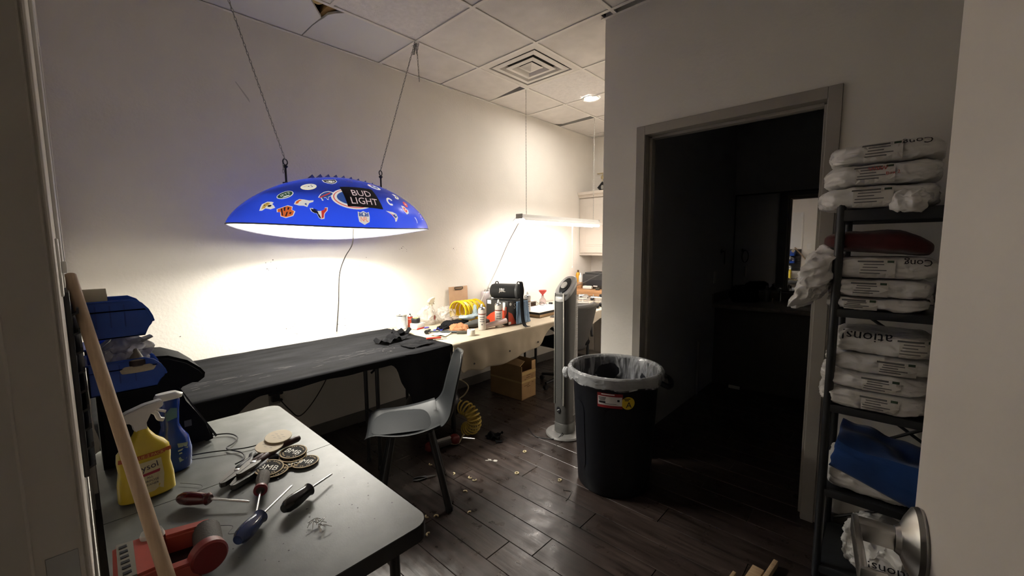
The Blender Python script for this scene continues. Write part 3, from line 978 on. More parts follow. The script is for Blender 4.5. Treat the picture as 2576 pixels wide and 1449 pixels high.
for (y, z) in ((1.975, .565), (2.36, .585), (2.72, .595)):
    b_ = B(); lathe(b_, [(0, 0), (.0075, 0), (.0075, .003), (0, .003)], 10, (.908, y, z), axis=(1, .05, 0)); ob('eyelet_hole', b_, PRINT, tc2)

# grey bi-fold table near the door
gt = thing('folding_table', 'grey bi-fold utility table in front with tools on it', 'table', (0, 0, 0))
GX_A, GX_M, GX_B, GY_A, GY_B, GZ = 1.135, 1.698, 2.30, .004, .582, .73
def half(xa, xb, ra, rb):
    r = .045
    pts = []
    def corner(cx, cy, a0):
        for k in range(7):
            t = a0 + k / 6 * PI / 2
            pts.append((cx + r * math.cos(t), cy + r * math.sin(t)))
    if rb: corner(xb - r, GY_B - r, 0)
    else: pts.append((xb, GY_B))
    if ra: corner(xa + r, GY_B - r, PI / 2)
    else: pts.append((xa, GY_B))
    if ra: corner(xa + r, GY_A + r, PI)
    else: pts.append((xa, GY_A))
    if rb: corner(xb - r, GY_A + r, 1.5 * PI)
    else: pts.append((xb, GY_A))
    b_ = B(); prism(b_, pts, GZ - .045, GZ - .004)
    vs = [v for v in b_.verts if v.co.z > GZ - .01]
    top = [f for f in b_.faces if all(v in vs for v in f.verts)]
    ex = bmesh.ops.inset_region(b_, faces=top, thickness=.004, depth=.004)
    return b_
for q in ((GX_A, GX_M - .0015, True, False), (GX_M + .0015, GX_B, False, True)):
    h_ = ob('table_half', half(*q), TOPGREY, gt, angle=30)
    eb_ = half(*q); bmesh.ops.delete(eb_, geom=[f_ for f_ in eb_.faces if f_.calc_center_median().z > GZ - .012], context='FACES')
    for v in eb_.verts:
        v.co.x += .0014 * (1 if v.co.x > (q[0] + q[1]) / 2 else -1) * ((q[3] if v.co.x > (q[0] + q[1]) / 2 else q[2])); v.co.y += .0014 * (1 if v.co.y > (GY_A + GY_B) / 2 else -1); v.co.z -= .002
    ob('edge_band', eb_, TOPEDGE, h_, angle=30)
for (x0, x1, y) in ((1.24, 1.24, .05), (2.19, 2.19, .05)):
    for yy in (.05, .535):
        b_ = B(); tube(b_, [(x0, yy, GZ - .045), (x0 + (.015 if x0 > 2 else -.015), yy, .012)], .014, 10); lathe(b_, [(0, 0), (.018, 0), (.018, .025), (.014, .03)], 10, (x0 + (.015 if x0 > 2 else -.015), yy, 0)); ob('leg', b_, BLACKM, gt)
    b_ = B(); tube(b_, [(x0, .05, .5), (x0, .535, .5)], .011, 8); tube(b_, [(x0, .535, .56), (x0 - (.25 if x0 > 2 else -.25), .48, GZ - .04)], .008, 8); ob('crossbar', b_, M('bar_grey', (.2, .2, .2), .35, .8), gt)
b_ = B(); box(b_, 1.2, 2.25, .035, .05, GZ - .07, GZ - .045); box(b_, 1.2, 2.25, .53, .545, GZ - .07, GZ - .045); ob('side_rail', b_, BLACKM, gt)
# dried glue specks on the grey top
b_ = B()
for k in range(40):
    x, y = random.uniform(1.75, 2.25), random.uniform(.2, .55); r = random.uniform(.001, .003)
    flat(b_, circ(r, r * .8, 6, (x, y)), lambda a, b2: V((a, b2, GZ + .0006)))
ob('glue_specks', b_, M('dark_speck', (.03, .03, .03), .7), gt, smooth=False, kind='stuff')

# ------------------------------------------------------------------ shell chair
chair = thing('shell_chair', 'grey moulded shell chair with black splayed legs by the black table', 'chair', (1.19, 1.24, 0), math.atan2(-.85, -.53) + 0.0)
# local: +x is the front
SHELL = M('shell_grey', (.018, .0195, .021), .42, var=.08, vscale=6, spec=.25)
def chair_pt(u, v):
    """u 0 front edge .. 1 top of back, v -1..1 across"""
    if u < .5:
        t = u / .5
        x = .235 - .40 * t; z = .455 - .035 * math.sin(t * PI * .9); wd = .17 + .045 * math.sin(t * PI * .75)
        lip = .05 * (v * v) * (.35 + .65 * t) - .02 * (1 - t) ** 3 * (1 - v * v)
        z += lip
        if t < .18: z -= (1 - t / .18) ** 2 * .03
    else:
        t = (u - .5) / .5
        a = t * 1.28
        R_ = .14
        if t < .45:
            q = t / .45; a = q * 1.30
            x = -.165 - R_ * math.sin(a) * .62; z = .452 - .035 * math.sin(.9 * PI) + R_ * (1 - math.cos(a)); zz = z
        else:
            q = (t - .45) / .55
            a = 1.30
            x0 = -.165 - R_ * math.sin(a) * .62; z0 = .441 + R_ * (1 - math.cos(a))
            x = x0 - .045 * q - .012 * q * q; z = z0 + .29 * q
        wd = .205 - .055 * t * t
        if t > .85: wd *= math.sqrt(max(.05, 1 - ((t - .85) / .15) ** 2 * .75))
        x += .055 * v * v * (1 - .6 * t)
        z += .03 * v * v * (1 - t) ** 2
    return V((x, wd * v, z))
b_ = B(); grid(b_, 44, 22, lambda u, v: chair_pt(u, 2 * v - 1))
sh = ob('seat_shell', b_, SHELL, chair)
md = sh.modifiers.new('solid', 'SOLIDIFY'); md.thickness = .006; md.offset = -1
b_ = B(); loft(b_, [(.0, .15, .14, 3.5), (.012, .165, .155, 3.5), (.018, .15, .14, 3.5)], 28, fn=lambda p: V((p.x + .045, p.y, .434 + p.z - .012 + .02 * (p.y / .15) ** 2)))
ob('seat_pad', b_, M('pad_grey', (.018, .0195, .021), .62, bump=.1, bscale=200, spec=.15), chair)
for (sx, sy) in ((1, 1), (1, -1), (-1, 1), (-1, -1)):
    b_ = B(); tube(b_, [(sx * .10, sy * .09, .41), (sx * .185, sy * .19, .008)], [.017, .0195], 12); lathe(b_, [(0, 0), (.021, 0), (.020, .02)], 12, (sx * .185, sy * .19, 0)); ob('leg', b_, BLACKM, chair)
b_ = B(); tube(b_, [(.10, .09, .41), (.10, -.09, .41), (-.10, -.09, .41), (-.10, .09, .41)], .009, 8, closed=True); ob('seat_frame', b_, BLACKM, chair)

# ------------------------------------------------------------------ trash can
TCX, TCY = 1.955, 2.165
can = thing('trash_can', 'large black round trash can with a clear liner in front of the dark doorway', 'trash can', (TCX, TCY, 0))
CANM = M('can_black', (.005, .006, .010), .5, spec=.35)
b_ = B(); lathe(b_, [(0, .004), (.205, .0), (.212, .012), (.218, .1), (.245, .62), (.262, .655), (.272, .675), (.272, .70), (.262, .705), (.25, .69), (.235, .6), (.205, .05), (0, .03)], 56); ob('body', b_, CANM, can)
for a in (0.0, 1.05, 2.09, 3.14, 4.19, 5.24):
    b_ = B()
    def rp(x, y_, a=a): 
        rr = .2205 + (y_ - .1) * .052
        return V((math.cos(a + x / .23) * rr, math.sin(a + x / .23) * rr, y_))
    flat(b_, [(x, y_ + .33) for x, y_ in rrect(.11, .42, .05)], rp); ob('side_rib', b_, CANM, can)
for a in (math.radians(22),):
    b_ = B(); d = V((math.cos(a), math.sin(a), 0)); e_ = V((-math.sin(a), math.cos(a), 0))
    tube(b_, smooth_pts([d * .262 - e_ * .085 + V((0, 0, .66)), d * .30 - e_ * .08 + V((0, 0, .645)), d * .315 + V((0, 0, .64)), d * .30 + e_ * .08 + V((0, 0, .645)), d * .262 + e_ * .085 + V((0, 0, .66))]), .016, 8); ob('handle', b_, CANM, can)
# label and round sticker facing the camera
ca = math.atan2(0 - TCY, 3.13 - TCX)
def can_fn(a0, off=.002):
    def fn(x, y_):
        rr = .2185 + (y_ - .1) * .0515 + off
        return V((math.cos(a0 + x / .24) * rr, math.sin(a0 + x / .24) * rr, y_))
    return fn
def moved(p, dx, dy): return [(x + dx, y_ + dy) for x, y_ in p]
LA = ca - .10
b_ = B(); flat(b_, moved(rrect(.135, .085, .002), 0, .585), can_fn(LA, .002)); lb = ob('label', b_, M('label_red', (.28, .02, .025), .4), can, smooth=False, label='red and white product label')
b_ = B(); flat(b_, moved(rrect(.128, .05, .001), 0, .583), can_fn(LA, .0026)); ob('label_panel', b_, M('label_white', (.7, .68, .66), .4), lb, smooth=False)
b_ = B(); f0 = can_fn(LA, .0032)
for i in range(3): flat(b_, moved(rrect(.04 - .004 * i, .004, .0005), -.04, .600 - i * .007), f0)
flat(b_, moved(rrect(.035, .012, .002), -.04, .574), f0); flat(b_, moved(rrect(.012, .012, .002), .045, .588), f0)
for i in range(4): flat(b_, moved(rrect(.05, .0015, .0004), -.01 + .01 * i, .568 - .003 * (i % 2)), f0)
ob('label_print', b_, PRINT, lb, smooth=False)
b_ = B(); flat(b_, moved(rrect(.07, .006, .001), -.01, .6195), can_fn(LA, .0032)); ob('label_heading', b_, WHITEP, lb, smooth=False)
LB = LA + .40
b_ = B(); flat(b_, moved(circ(.036, .036, 28), 0, .575), can_fn(LB, .0025)); st = ob('round_sticker', b_, M('sticker_yellow', (.72, .52, .03), .45), can, smooth=False, label='round yellow sticker with a black letter A')
b_ = B(); add_text(b_, 'A', can_fn(LB, .0034), height=.032, ctr=(.004, .566)); flat(b_, moved(rrect(.034, .005, .001), -.006, .600), can_fn(LB, .0034)); flat(b_, moved(rrect(.022, .005, .001), -.008, .591), can_fn(LB, .0034)); ob('sticker_letter', b_, PRINT, st, smooth=False)
# liner folded over the rim
FILM = thin_film('liner_film', (.74, .75, .78), .7, .14, 1.0, 16)
_nt = FILM.node_tree
_mp = _nt.nodes.new('ShaderNodeMapping'); _mp.inputs['Scale'].default_value = (9, 9, 2.2)
_n = _nt.nodes.new('ShaderNodeTexNoise'); _n.inputs['Scale'].default_value = 2.2; _n.inputs['Detail'].default_value = 4; _n.inputs['Distortion'].default_value = 1.5
_r = _nt.nodes.new('ShaderNodeMapRange'); _r.inputs[1].default_value = .35; _r.inputs[2].default_value = .65; _r.inputs[3].default_value = .93; _r.inputs[4].default_value = .42
_tc = [n for n in _nt.nodes if n.type == 'TEX_COORD'][0]
_nt.links.new(_tc.outputs['Object'], _mp.inputs[0]); _nt.links.new(_mp.outputs[0], _n.inputs['Vector']); _nt.links.new(_n.outputs[0], _r.inputs[0])
_nt.links.new(_r.outputs[0], [n for n in _nt.nodes if n.type == 'MIX_SHADER'][0].inputs[0])
b_ = B()
def liner(u, v):
    a = 2 * PI * u
    wob = noise.noise(V((math.cos(a) * 3, math.sin(a) * 3, v * 3)))
    wob2 = noise.noise(V((math.cos(a) * 9, math.sin(a) * 9, v * 5 + 4)))
    if v < .3:
        t = v / .3
        r = .277 + .004 * wob2 + .006 * (1 - t) * abs(wob); z = .655 - .025 * wob + (.052 + .025 * wob) * t
        if t > .9: z = .707 + .003 * wob2
    elif v < .38:
        t = (v - .3) / .08; r = .277 - .03 * t + .003 * wob2; z = .709 + .008 * math.sin(t * PI)
    else:
        t = (v - .38) / .62
        r = .246 - .05 * t + .02 * wob * math.sin(t * PI) + .014 * wob2 * t; z = .70 - .5 * t
    return V((r * math.cos(a), r * math.sin(a), z))
grid(b_, 96, 34, liner); bmesh.ops.remove_doubles(b_, verts=b_.verts, dist=.0005)
ln = ob('liner', b_, FILM, can)
b_ = B(); grid(b_, 96, 12, lambda u, v: liner(u, .04 + .34 * v) * 1.0 + V((math.cos(2 * PI * u), math.sin(2 * PI * u), 0)) * .0015); ob('liner_cuff', b_, thin_film('cuff_film', (.60, .61, .63), .58, .2, 1.0, 26), can)
b_ = B(); blob(b_, (-.262, -.135, .650), (.020, .016, .036), 2.2, 10, .005, 40, 1, None); kk = ob('liner_knot', b_, thin_film('liner_knot_film', (.75, .76, .78), .2, .25, .8, 30), can)

# ------------------------------------------------------------------ tower fan
FANX, FANY = 1.375, 2.47
fa = math.atan2(-FANY, 3.13 - FANX) - math.radians(38)     # grille faces the room's left
fan = thing('tower_fan', 'tall silver tower fan standing beside the trash can', 'fan', (FANX, FANY, 0), fa)
SILV = M('fan_silver', (.20, .193, .186), .42, .25)
SILVD = M('fan_grey', (.10, .097, .093), .45, .25)
b_ = B(); lathe(b_, [(0, 0), (.142, 0), (.145, .008), (.138, .018), (.06, .03), (0, .032)], 44); ob('base', b_, SILV, fan)
b_ = B(); loft(b_, [(.03, .075, .07, 2.6), (.10, .074, .069, 2.6), (.104, .071, .066, 2.6)], 32); ob('collar', b_, M('fan_collar', (.16, .158, .15), .4, .4), fan)
b_ = B(); loft(b_, [(.104, .072, .068, 2.6), (.3, .075, .071, 2.6), (.9, .077, .073, 2.6), (1.10, .078, .074, 2.6)], 32, fn=lambda p: V((p.x, p.y, p.z + (.075 * (-p.x / .078) if p.z > 1 else 0)))); ob('body', b_, SILVD, fan)
b_ = B(); loft(b_, [(1.10, .080, .076, 2.6), (1.125, .080, .076, 2.6), (1.135, .07, .066, 2.6)], 32, fn=lambda p: V((p.x, p.y, p.z + .075 * (-p.x / .078)))); cap = ob('top_cap', b_, M('fan_cap', (.62, .62, .61), .35, .2), fan)
b_ = B(); loft(b_, [(1.131, .052, .04, 2.0), (1.141, .05, .038, 2.0)], 28, fn=lambda p: V((p.x + .005, p.y, p.z + .075 * (-p.x / .078)))); ob('control_panel', b_, M('fan_panel', (.045, .05, .05), .3), cap)
b_ = B(); loft(b_, [(1.139, .02, .026, 2.2), (1.147, .018, .023, 2.2)], 20, fn=lambda p: V((p.x + .018, p.y, p.z + .075 * (-p.x / .078)))); ob('button', b_, WHITEP, cap)
b_ = B()
for s in (-1, 1): box(b_, .066, .0775, s * .041 - .003, s * .041 + .003, .25, 1.085, .001)
ob('grille_trim', b_, M('fan_trim', (.55, .54, .5), .3, .6), fan)
b_ = B()
for k in range(110): box(b_, .072, .0758, -.027, .027, .30 + k * .0071, .3025 + k * .0071)
ob('front_grille', b_, M('fan_grille', (.12, .118, .11), .4, .3), fan, smooth=False, kind='stuff')
b_ = B()
for k in range(120): box(b_, -.058, -.008, .0655, .0715, .16 + k * .0076, .1645 + k * .0076)
ob('side_slots', b_, M('fan_slots', (.42, .40, .38), .45), fan, smooth=False, kind='stuff')
b_ = B(); prism(b_, circ(.016, .024, 20), 0, .003, lambda u, v, h: (.077 + h, u, .21 + v)); bd = ob('badge', b_, PRINT, fan)
b_ = B(); prism(b_, [(-.012, -.002), (.012, -.002), (.012, .002), (-.012, .002)], 0, .0038, lambda u, v, h: (.077 + h, u * math.cos(.5) - v * math.sin(.5), .21 + u * math.sin(.5) + v * math.cos(.5))); ob('badge_stripe', b_, WHITEP, bd)
b_ = B(); tube(b_, smooth_pts([(.07, .03, .04), (.10, .04, .03), (.13, .02, .012), (.16, -.02, .006), (.2, -.12, .005), (.14, -.25, .005)]), .0035, 6); ob('power_cord', b_, BLACK, fan)

# ------------------------------------------------------------------ metal shelf rack and the packages on it
RX0, RX1, RY0, RY1 = 2.972, 3.86, 2.085, 2.455
rack = thing('shelf_rack', 'black metal shelf rack loaded with plastic wrapped bundles', 'shelf', (0, 0, 0))
RACKM = M('rack_black', (.022, .024, .027), .38, var=.15, vscale=20)
LEV = [1.555, 1.165, .77, .405, .06]
for (x, y) in ((RX0, RY0), (RX1, RY0), (RX0, RY1), (RX1, RY1)):
    b_ = B(); tube(b_, [(x, y, 0), (x, y, 1.60 if y == RY0 else 1.58)], .0155, 12); ob('leg', b_, RACKM, rack)
for z in LEV:
    b_ = B(); box(b_, RX0, RX1, RY0, RY1, z - .012, z, .002)
    th = .042 if z > 1.5 else .03
    box(b_, RX0, RX1, RY0 - .012, RY0 + .004, z - th, z + .002, .004); box(b_, RX0, RX1, RY1 - .004, RY1 + .012, z - th, z + .002, .004)
    box(b_, RX0 - .012, RX0 + .004, RY0, RY1, z - th, z + .002, .004); box(b_, RX1 - .004, RX1 + .012, RY0, RY1, z - th, z + .002, .004)
    ob('shelf_board', b_, RACKM, rack)
for (za, zb) in ((1.15, .79), (.42, .76), (.39, .08)):
    b_ = B(); tube(b_, [(RX0 + .02, RY1 + .006, za), (RX0 + .5, RY1 + .006, zb)], .007, 6); ob('brace', b_, RACKM, rack)
    b_ = B(); tube(b_, [(RX0 + .02, RY1 + .016, zb), (RX0 + .5, RY1 + .016, za)], .007, 6); ob('brace', b_, RACKM, rack)

BAGM = thin_film('bag_white', (.88, .855, .82), .0, .30, .9, 20)
LABELM = M('paper_label', (.80, .76, .70), .6, var=.04, vscale=20)
GREENP = M('label_green', (.05, .09, .05), .6)
def package(label, cx, cy, z0, w_, d_, h, seed, text=None, tx=0.0, tw=.92, lab=True, lx=.0, red=False, rotz=0.0, group='plastic wrapped bundles on the rack'):
    """folded garment in a white plastic bag: body, seam flap, paper label"""
    t = thing('wrapped_bundle', label, 'bundle', (cx, cy, z0), rotz, group)
    b_ = B(); blob(b_, (0, 0, h / 2), (w_ / 2, d_ / 2, h / 2), 4.2, 30, .009, 15, seed, ridge=.0075)
    zmin = min(v.co.z for v in b_.verts)
    for v in b_.verts:
        v.co.z = max(v.co.z, .0015) if v.co.z < .004 else v.co.z
        if v.co.z > h - .001: v.co.z = h - .001
    ob('plastic_wrap', b_, BAGM, t)
    yf = -d_ / 2 - .0015
    def front(x, y_):
        # front face bulges like the bundle
        e = 4.5
        q = (1 - min(.97, abs(x / (w_ / 2))) ** e - min(.9, abs((y_ - h / 2) / (h / 2))) ** e)
        return V((x, -(max(.05, q) ** (1 / e)) * d_ / 2 - .0075, y_))
    if lab:
        lb = B(); flat(lb, moved(rrect(w_ * .33, h * .86, .003), lx, h * .48), front); L_ = ob('paper_label', lb, LABELM, t, smooth=False)
        pb = B()
        for i in range(5):
            flat(pb, moved(rrect(w_ * (.24 - .05 * (i % 3)), .0035 if i else .006, .0006), lx - .02 + .01 * (i % 2), h * .80 - i * h * .13), lambda x, y_: front(x, y_) + V((0, -.0012, 0)))
        ob('label_print', pb, GREYPRINT, L_, smooth=False)
        gb = B(); flat(gb, moved(rrect(w_ * .06, .008, .0006), lx + w_ * .12, h * .80), lambda x, y_: front(x, y_) + V((0, -.0014, 0))); ob('label_logo', gb, GREENP, L_, smooth=False)
        if red:
            rb = B(); tube(rb, [front(lx - .02 + .055 * k / 24, h * (.72 + .09 * math.sin(k * 1.4))) + V((0, -.002, 0)) for k in range(25)], .0009, 4); add_text(rb, 'Box 2', lambda x, y_: front(x, y_) + V((0, -.0018, 0)), width=w_ * .11, ctr=(lx + .05, h * .48), ang=.1); ob('red_handwriting', rb, REDPRINT, L_, smooth=False)
    if text:
        tb = B()
        add_text(tb, text, lambda x, y_: front(x, y_) + V((0, -.0006, 0)), width=w_ * tw, height=h * .36, ang=PI, ctr=(tx, h * .80)); ob('bag_lettering', tb, PRINT, t, smooth=False, label='upside down black lettering')
    return t
PX = 3.075
package('topmost white wrapped bundle on the top shelf', PX + .01, 2.215, 1.727, .325, .29, .078, 1.2, lx=-.005, text='Cong', tx=.085, tw=.24)
package('middle white wrapped bundle on the top shelf with red handwriting', PX - .002, 2.212, 1.645, .335, .295, .08, 4.2, red=True, lx=-.01)
package('lowest white wrapped bundle on the top shelf, drooping over the left end', PX - .008, 2.21, 1.558, .345, .30, .085, 7.7, lx=-.005)
package('white wrapped bundle on the top shelf nearest the open door', 3.44, 2.24, 1.558, .33, .28, .09, 2.1, lab=False)
package('white wrapped bundle lying second on the top shelf beside the open door', 3.44, 2.24, 1.652, .33, .28, .085, 2.9, lab=False)
package('white wrapped bundle right under the dark red garment', PX + .025, 2.22, 1.29, .31, .28, .085, 3.3, lx=-.01, text='Cong', tx=.10, tw=.24)
package('middle wrapped bundle of the second shelf with a full paper label', PX + .02, 2.215, 1.218, .31, .29, .07, 5.5, lx=-.02)
package('lowest wrapped bundle resting on the second shelf', PX + .015, 2.21, 1.167, .30, .29, .05, 6.1, lx=-.04)
package('crumpled wrapped bundle at the right of the second shelf', 3.36, 2.2, 1.167, .2, .26, .11, 9.4, lab=False)
package('topmost bundle of the third shelf with upside down lettering showing', PX + .045, 2.225, .99, .30, .27, .09, 2.4, lx=.10, text='ations!', tx=-.045, tw=.5)
package('second bundle down in the pile on the third shelf', PX + .035, 2.22, .92, .32, .28, .07, 8.8, lx=.06)
package('third bundle down in the pile on the third shelf', PX + .025, 2.215, .848, .33, .29, .072, 10.1, lx=.03)
package('bottom bundle of the pile on the third shelf', PX + .025, 2.21, .772, .33, .29, .076, 11.6, lx=.03)
package('white wrapped bundle under the blue cloth on the fourth shelf', PX + .055, 2.225, .408, .31, .28, .13, 12.9, lab=False, text='Congrats', tx=-.03, tw=.5)

# loose crumpled plastic hanging past the left post
def film_heap(name, label, pts, r, mat, cat, seed, parent=None):
    b_ = B()
    for i, (p, h) in enumerate(pts):
        blob(b_, p, h, 2.6, 9, r, 16, seed + i)
    return ob(name, b_, mat, parent, label=label, cat=cat)
b_ = B(); blob(b_, (0, 0, 0), (.055, .10, .125), 2.8, 30, .026, 15, 3.2, ridge=.012)
for v in b_.verts:
    k = (.125 - v.co.z) / .25
    v.co.x -= .09 * k * k; v.co.y -= .02 * k
ob('plastic_bag', b_, BAGM, loc=(2.925, 2.16, 1.285), label='loose crumpled white bag spilling past the left post of the rack', cat='bag')
b_ = B(); blob(b_, (0, 0, 0), (.05, .025, .045), 2.2, 18, .013, 26, 7.2, ridge=.006); ob('plastic_bag', b_, BAGM, loc=(3.165, 2.045, 1.575), label='small torn bag end hanging over the top shelf front edge', cat='bag')
# folded garments
MAROON = M('maroon_fabric', (.075, .008, .008), .9, var=.3, vscale=14, bump=.3, bscale=180, sheen=.2)
b_ = B(); blob(b_, (0, 0, .04), (.165, .145, .042), 3.0, 16, .010, 9, 5.0)
for v in b_.verts:
    v.co.z += .018 * math.cos((v.co.x + .05) * 8) - .2 * max(0, v.co.x - .07) ** 1.2
    v.co.z = max(v.co.z, -.075)
ob('folded_garment', b_, MAROON, loc=(3.08, 2.22, 1.378), label='dark red folded garment on the second shelf of the rack', cat='garment')
NAVY = M('blue_fabric', (.012, .065, .27), .85, var=.25, vscale=10, bump=.3, bscale=150, sheen=.2)
def blue_pt(u, v):
    x = -.135 + .27 * u
    n = noise.noise(V((x * 11, v * 5, 2)))
    if v < .45:
        return V((x + .008 * n, .13 - .26 * v / .45, .13 + .03 * n - .05 * u))
    w_ = (v - .45) / .55
    return V((x + .02 * n - .01 * w_, -.135 - .012 * math.sin(w_ * PI) - .008 * n, .13 - .05 * u + .03 * n * (1 - w_) - .16 * w_ * (.75 + .25 * u)))
b_ = B(); grid(b_, 26, 26, blue_pt)
o = ob('folded_cloth', b_, NAVY, loc=(3.145, 2.215, .50), label='royal blue cloth thrown over the bundle on the fourth shelf', cat='cloth'); o.modifiers.new('solid', 'SOLIDIFY').thickness = .006
# bag and boards on the floor
bgt = thing('plastic_bag', 'large crumpled white bag on the bottom shelf behind the door lever', 'bag', (3.2, 2.2, .062))
b_ = B(); blob(b_, (0, 0, .10), (.15, .14, .10), 2.6, 28, .028, 13, 4.4, ridge=.012)
for v in b_.verts: v.co.z = max(v.co.z, .0)
ob('plastic_wrap', b_, BAGM, bgt)
b_ = B()
for k, (t_, yy, zz) in enumerate((('ations!', .0, .11),)):
    add_text(b_, t_, lambda x, y_: V((x, -.155, zz + y_)), width=.13, ang=PI + .1, ctr=(0, 0))
ob('bag_lettering', b_, PRINT, bgt, smooth=False)
for (x0, y0, x1, y1, w_, h, lb_) in ((2.765, 1.72, 2.785, 1.945, .045, .02, 'short flat wood offcut on the floor before the doorway'), (2.80, 1.70, 2.835, 2.03, .018, .03, 'narrow wood strip lying against the offcut by the rack'), (2.70, 1.68, 2.715, 1.85, .014, .02, 'thin wood sliver on the floor left of the offcuts')):
    L_ = math.hypot(x1 - x0, y1 - y0)
    b_ = B(); box(b_, -w_ / 2, w_ / 2, 0, L_, 0, h, .002)
    ob('wood_offcut', b_, WOOD, loc=(x0, y0, 0), rotz=-math.atan2(x1 - x0, y1 - y0), label=lb_, cat='wood')
b_ = B(); box(b_, -.012, .012, 0, .12, 0, .016, .001); ob('paper_scrap', b_, M('pale_green_paper', (.5, .55, .46), .8), loc=(2.725, 1.71, 0), rotz=-.08, label='pale green scrap beside the thin wood sliver', cat='scrap')

# ------------------------------------------------------------------ restroom
van = thing('vanity', 'long dark vanity with counter in the unlit restroom', 'vanity', (0, 0, 0))
DV = M('vanity_dark', (.10, .095, .09), .5)
b_ = B(); box(b_, 1.822, 3.2, 4.46, 5.0, .0, .80, .004); cabm = ob('cabinet', b_, DV, van)
b_ = B(); box(b_, 1.822, 3.2, 4.36, 5.0, .80, .84, .006); box(b_, 1.822, 1.836, 4.36, 5.0, .84, .94, .003); box(b_, 1.836, 3.2, 4.985, 5.0, .84, .93, .003); ob('countertop', b_, M('counter_stone', (.22, .20, .17), .35, var=.2, vscale=30), van)
b_ = B(); tube(b_, smooth_pts([(2.33, 4.80, .84), (2.33, 4.80, .95), (2.33, 4.78, .985), (2.33, 4.70, .985), (2.33, 4.67, .95)]), .011, 10); tube(b_, [(2.26, 4.82, .84), (2.26, 4.82, .885)], .014, 10); tube(b_, [(2.40, 4.82, .84), (2.40, 4.82, .885)], .014, 10); ob('faucet', b_, CHROME, van)
mr = thing('mirror', 'wide wall mirror over the vanity reflecting the lit room', 'mirror', (0, 0, 0))
b_ = B(); box(b_, 1.84, 3.0, 5.0, 5.006, .95, 1.95, .001); ob('glass', b_, M('mirror_glass', (.88, .88, .87), .02, 1.0), mr, smooth=False)
b_ = B(); box(b_, 1.826, 1.84, 4.998, 5.009, .94, 1.96); box(b_, 1.826, 3.0, 4.998, 5.009, 1.95, 1.965); box(b_, 1.826, 3.0, 4.998, 5.009, .936, .95); ob('edge_strip', b_, BLACKM, mr, smooth=False)
tr_ = thing('towel_ring', 'dark towel ring on the restroom side wall by the mirror', 'towel ring', (XP1, 4.60, 1.36))
b_ = B(); lathe(b_, [(0, 0), (.022, 0), (.022, .008), (.008, .012), (.008, .04), (0, .042)], 14, axis=(1, 0, 0)); ob('mount', b_, BLACKM, tr_)
b_ = B(); torus(b_, (.035, 0, -.07), .07, .005, (1, .25, 0), 28, 6); ob('ring', b_, BLACKM, tr_)
b_ = B(); box(b_, 0, .008, -.035, .035, -.06, .06, .002); o = ob('outlet_plate', b_, M('plate_white', (.5, .49, .46), .5), loc=(XP1, 4.42, 1.10), label='pale outlet plate on the restroom side wall', cat='outlet')
hp = thing('wash_clutter', 'dark heap of cloths on the vanity counter near the corner', 'cloths', (2.02, 4.72, .84))
b_ = B(); blob(b_, (0, 0, .07), (.13, .16, .09), 2.4, 12, .03, 10, 6.0)
for v in b_.verts: v.co.z = max(v.co.z, .001)
ob('cloth_heap', b_, BLACKCLOTH, hp)
b_ = B(); lathe(b_, [(0, 0), (.03, 0), (.03, .12), (.012, .14), (.012, .16), (0, .162)], 14); tube(b_, [(0, 0, .16), (0, -.045, .165)], .006, 6)
ob('soap_dispenser', b_, M('dispenser_grey', (.09, .09, .10), .4), loc=(2.2, 4.86, .84), label='small dark pump dispenser on the vanity counter', cat='dispenser')
b_ = B(); box(b_, 0, .02, -.012, .012, 0, .52, .002); ob('wood_strip', b_, M('strip_pale', (.34, .33, .31), .6), loc=(XP1 + .004, 3.98, .0), label='pale upright strip against the restroom side wall', cat='strip')
b_ = B(); box(b_, -.05, .05, -.01, .01, 0, .03, .004); ob('paper_scrap', b_, WHITEP, loc=(2.05, 4.40, 0), label='small white scrap on the restroom floor by the vanity', cat='scrap')

# ------------------------------------------------------------------ near wall: board, switch, bin panel, bins
wb = thing('whiteboard', 'white framed wall board above the bin panel on the near wall', 'board', (0, 0, 0))
b_ = B(); box(b_, 1.16, 1.75, YN, YN + .003, 1.36, 2.05); ob('writing_surface', b_, M('board_white', (.74, .74, .73), .3), wb, smooth=False)
b_ = B()
for q in ((1.14, 1.16, 1.34, 2.07), (1.75, 1.77, 1.34, 2.07), (1.16, 1.75, 1.34, 1.36), (1.16, 1.75, 2.05, 2.07)): box(b_, q[0], q[1], YN, YN + .006, q[2], q[3], .001)
ob('frame', b_, WHITEP, wb, smooth=False)
sw = thing('light_switch', 'cream light switch plate beside the wall board', 'switch', (1.89, YN, 1.39))
b_ = B(); box(b_, -.036, .036, 0, .004, -.058, .058, .0015); ob('plate', b_, WHITEP, sw)
b_ = B(); box(b_, -.006, .006, .004, .012, -.012, .012, .001); ob('toggle', b_, WHITEP, sw)
bp_ = thing('bin_panel', 'black louvred wall panel that carries the blue bins', 'panel', (0, 0, 0))
b_ = B(); box(b_, 1.36, 1.77, YN, YN + .010, .89, 1.33, .002); ob('backplate', b_, BLACKM, bp_)
for k in range(9):
    b_ = B(); prism(b_, [(0, 0), (.012, .006), (.012, .018), (.008, .018), (.008, .009), (0, .006)], 1.37, 1.76, lambda u, v, h, k=k: (h, YN + .010 + u, .905 + k * .046 + v)); ob('louvre', b_, BLACKM, bp_, smooth=False)

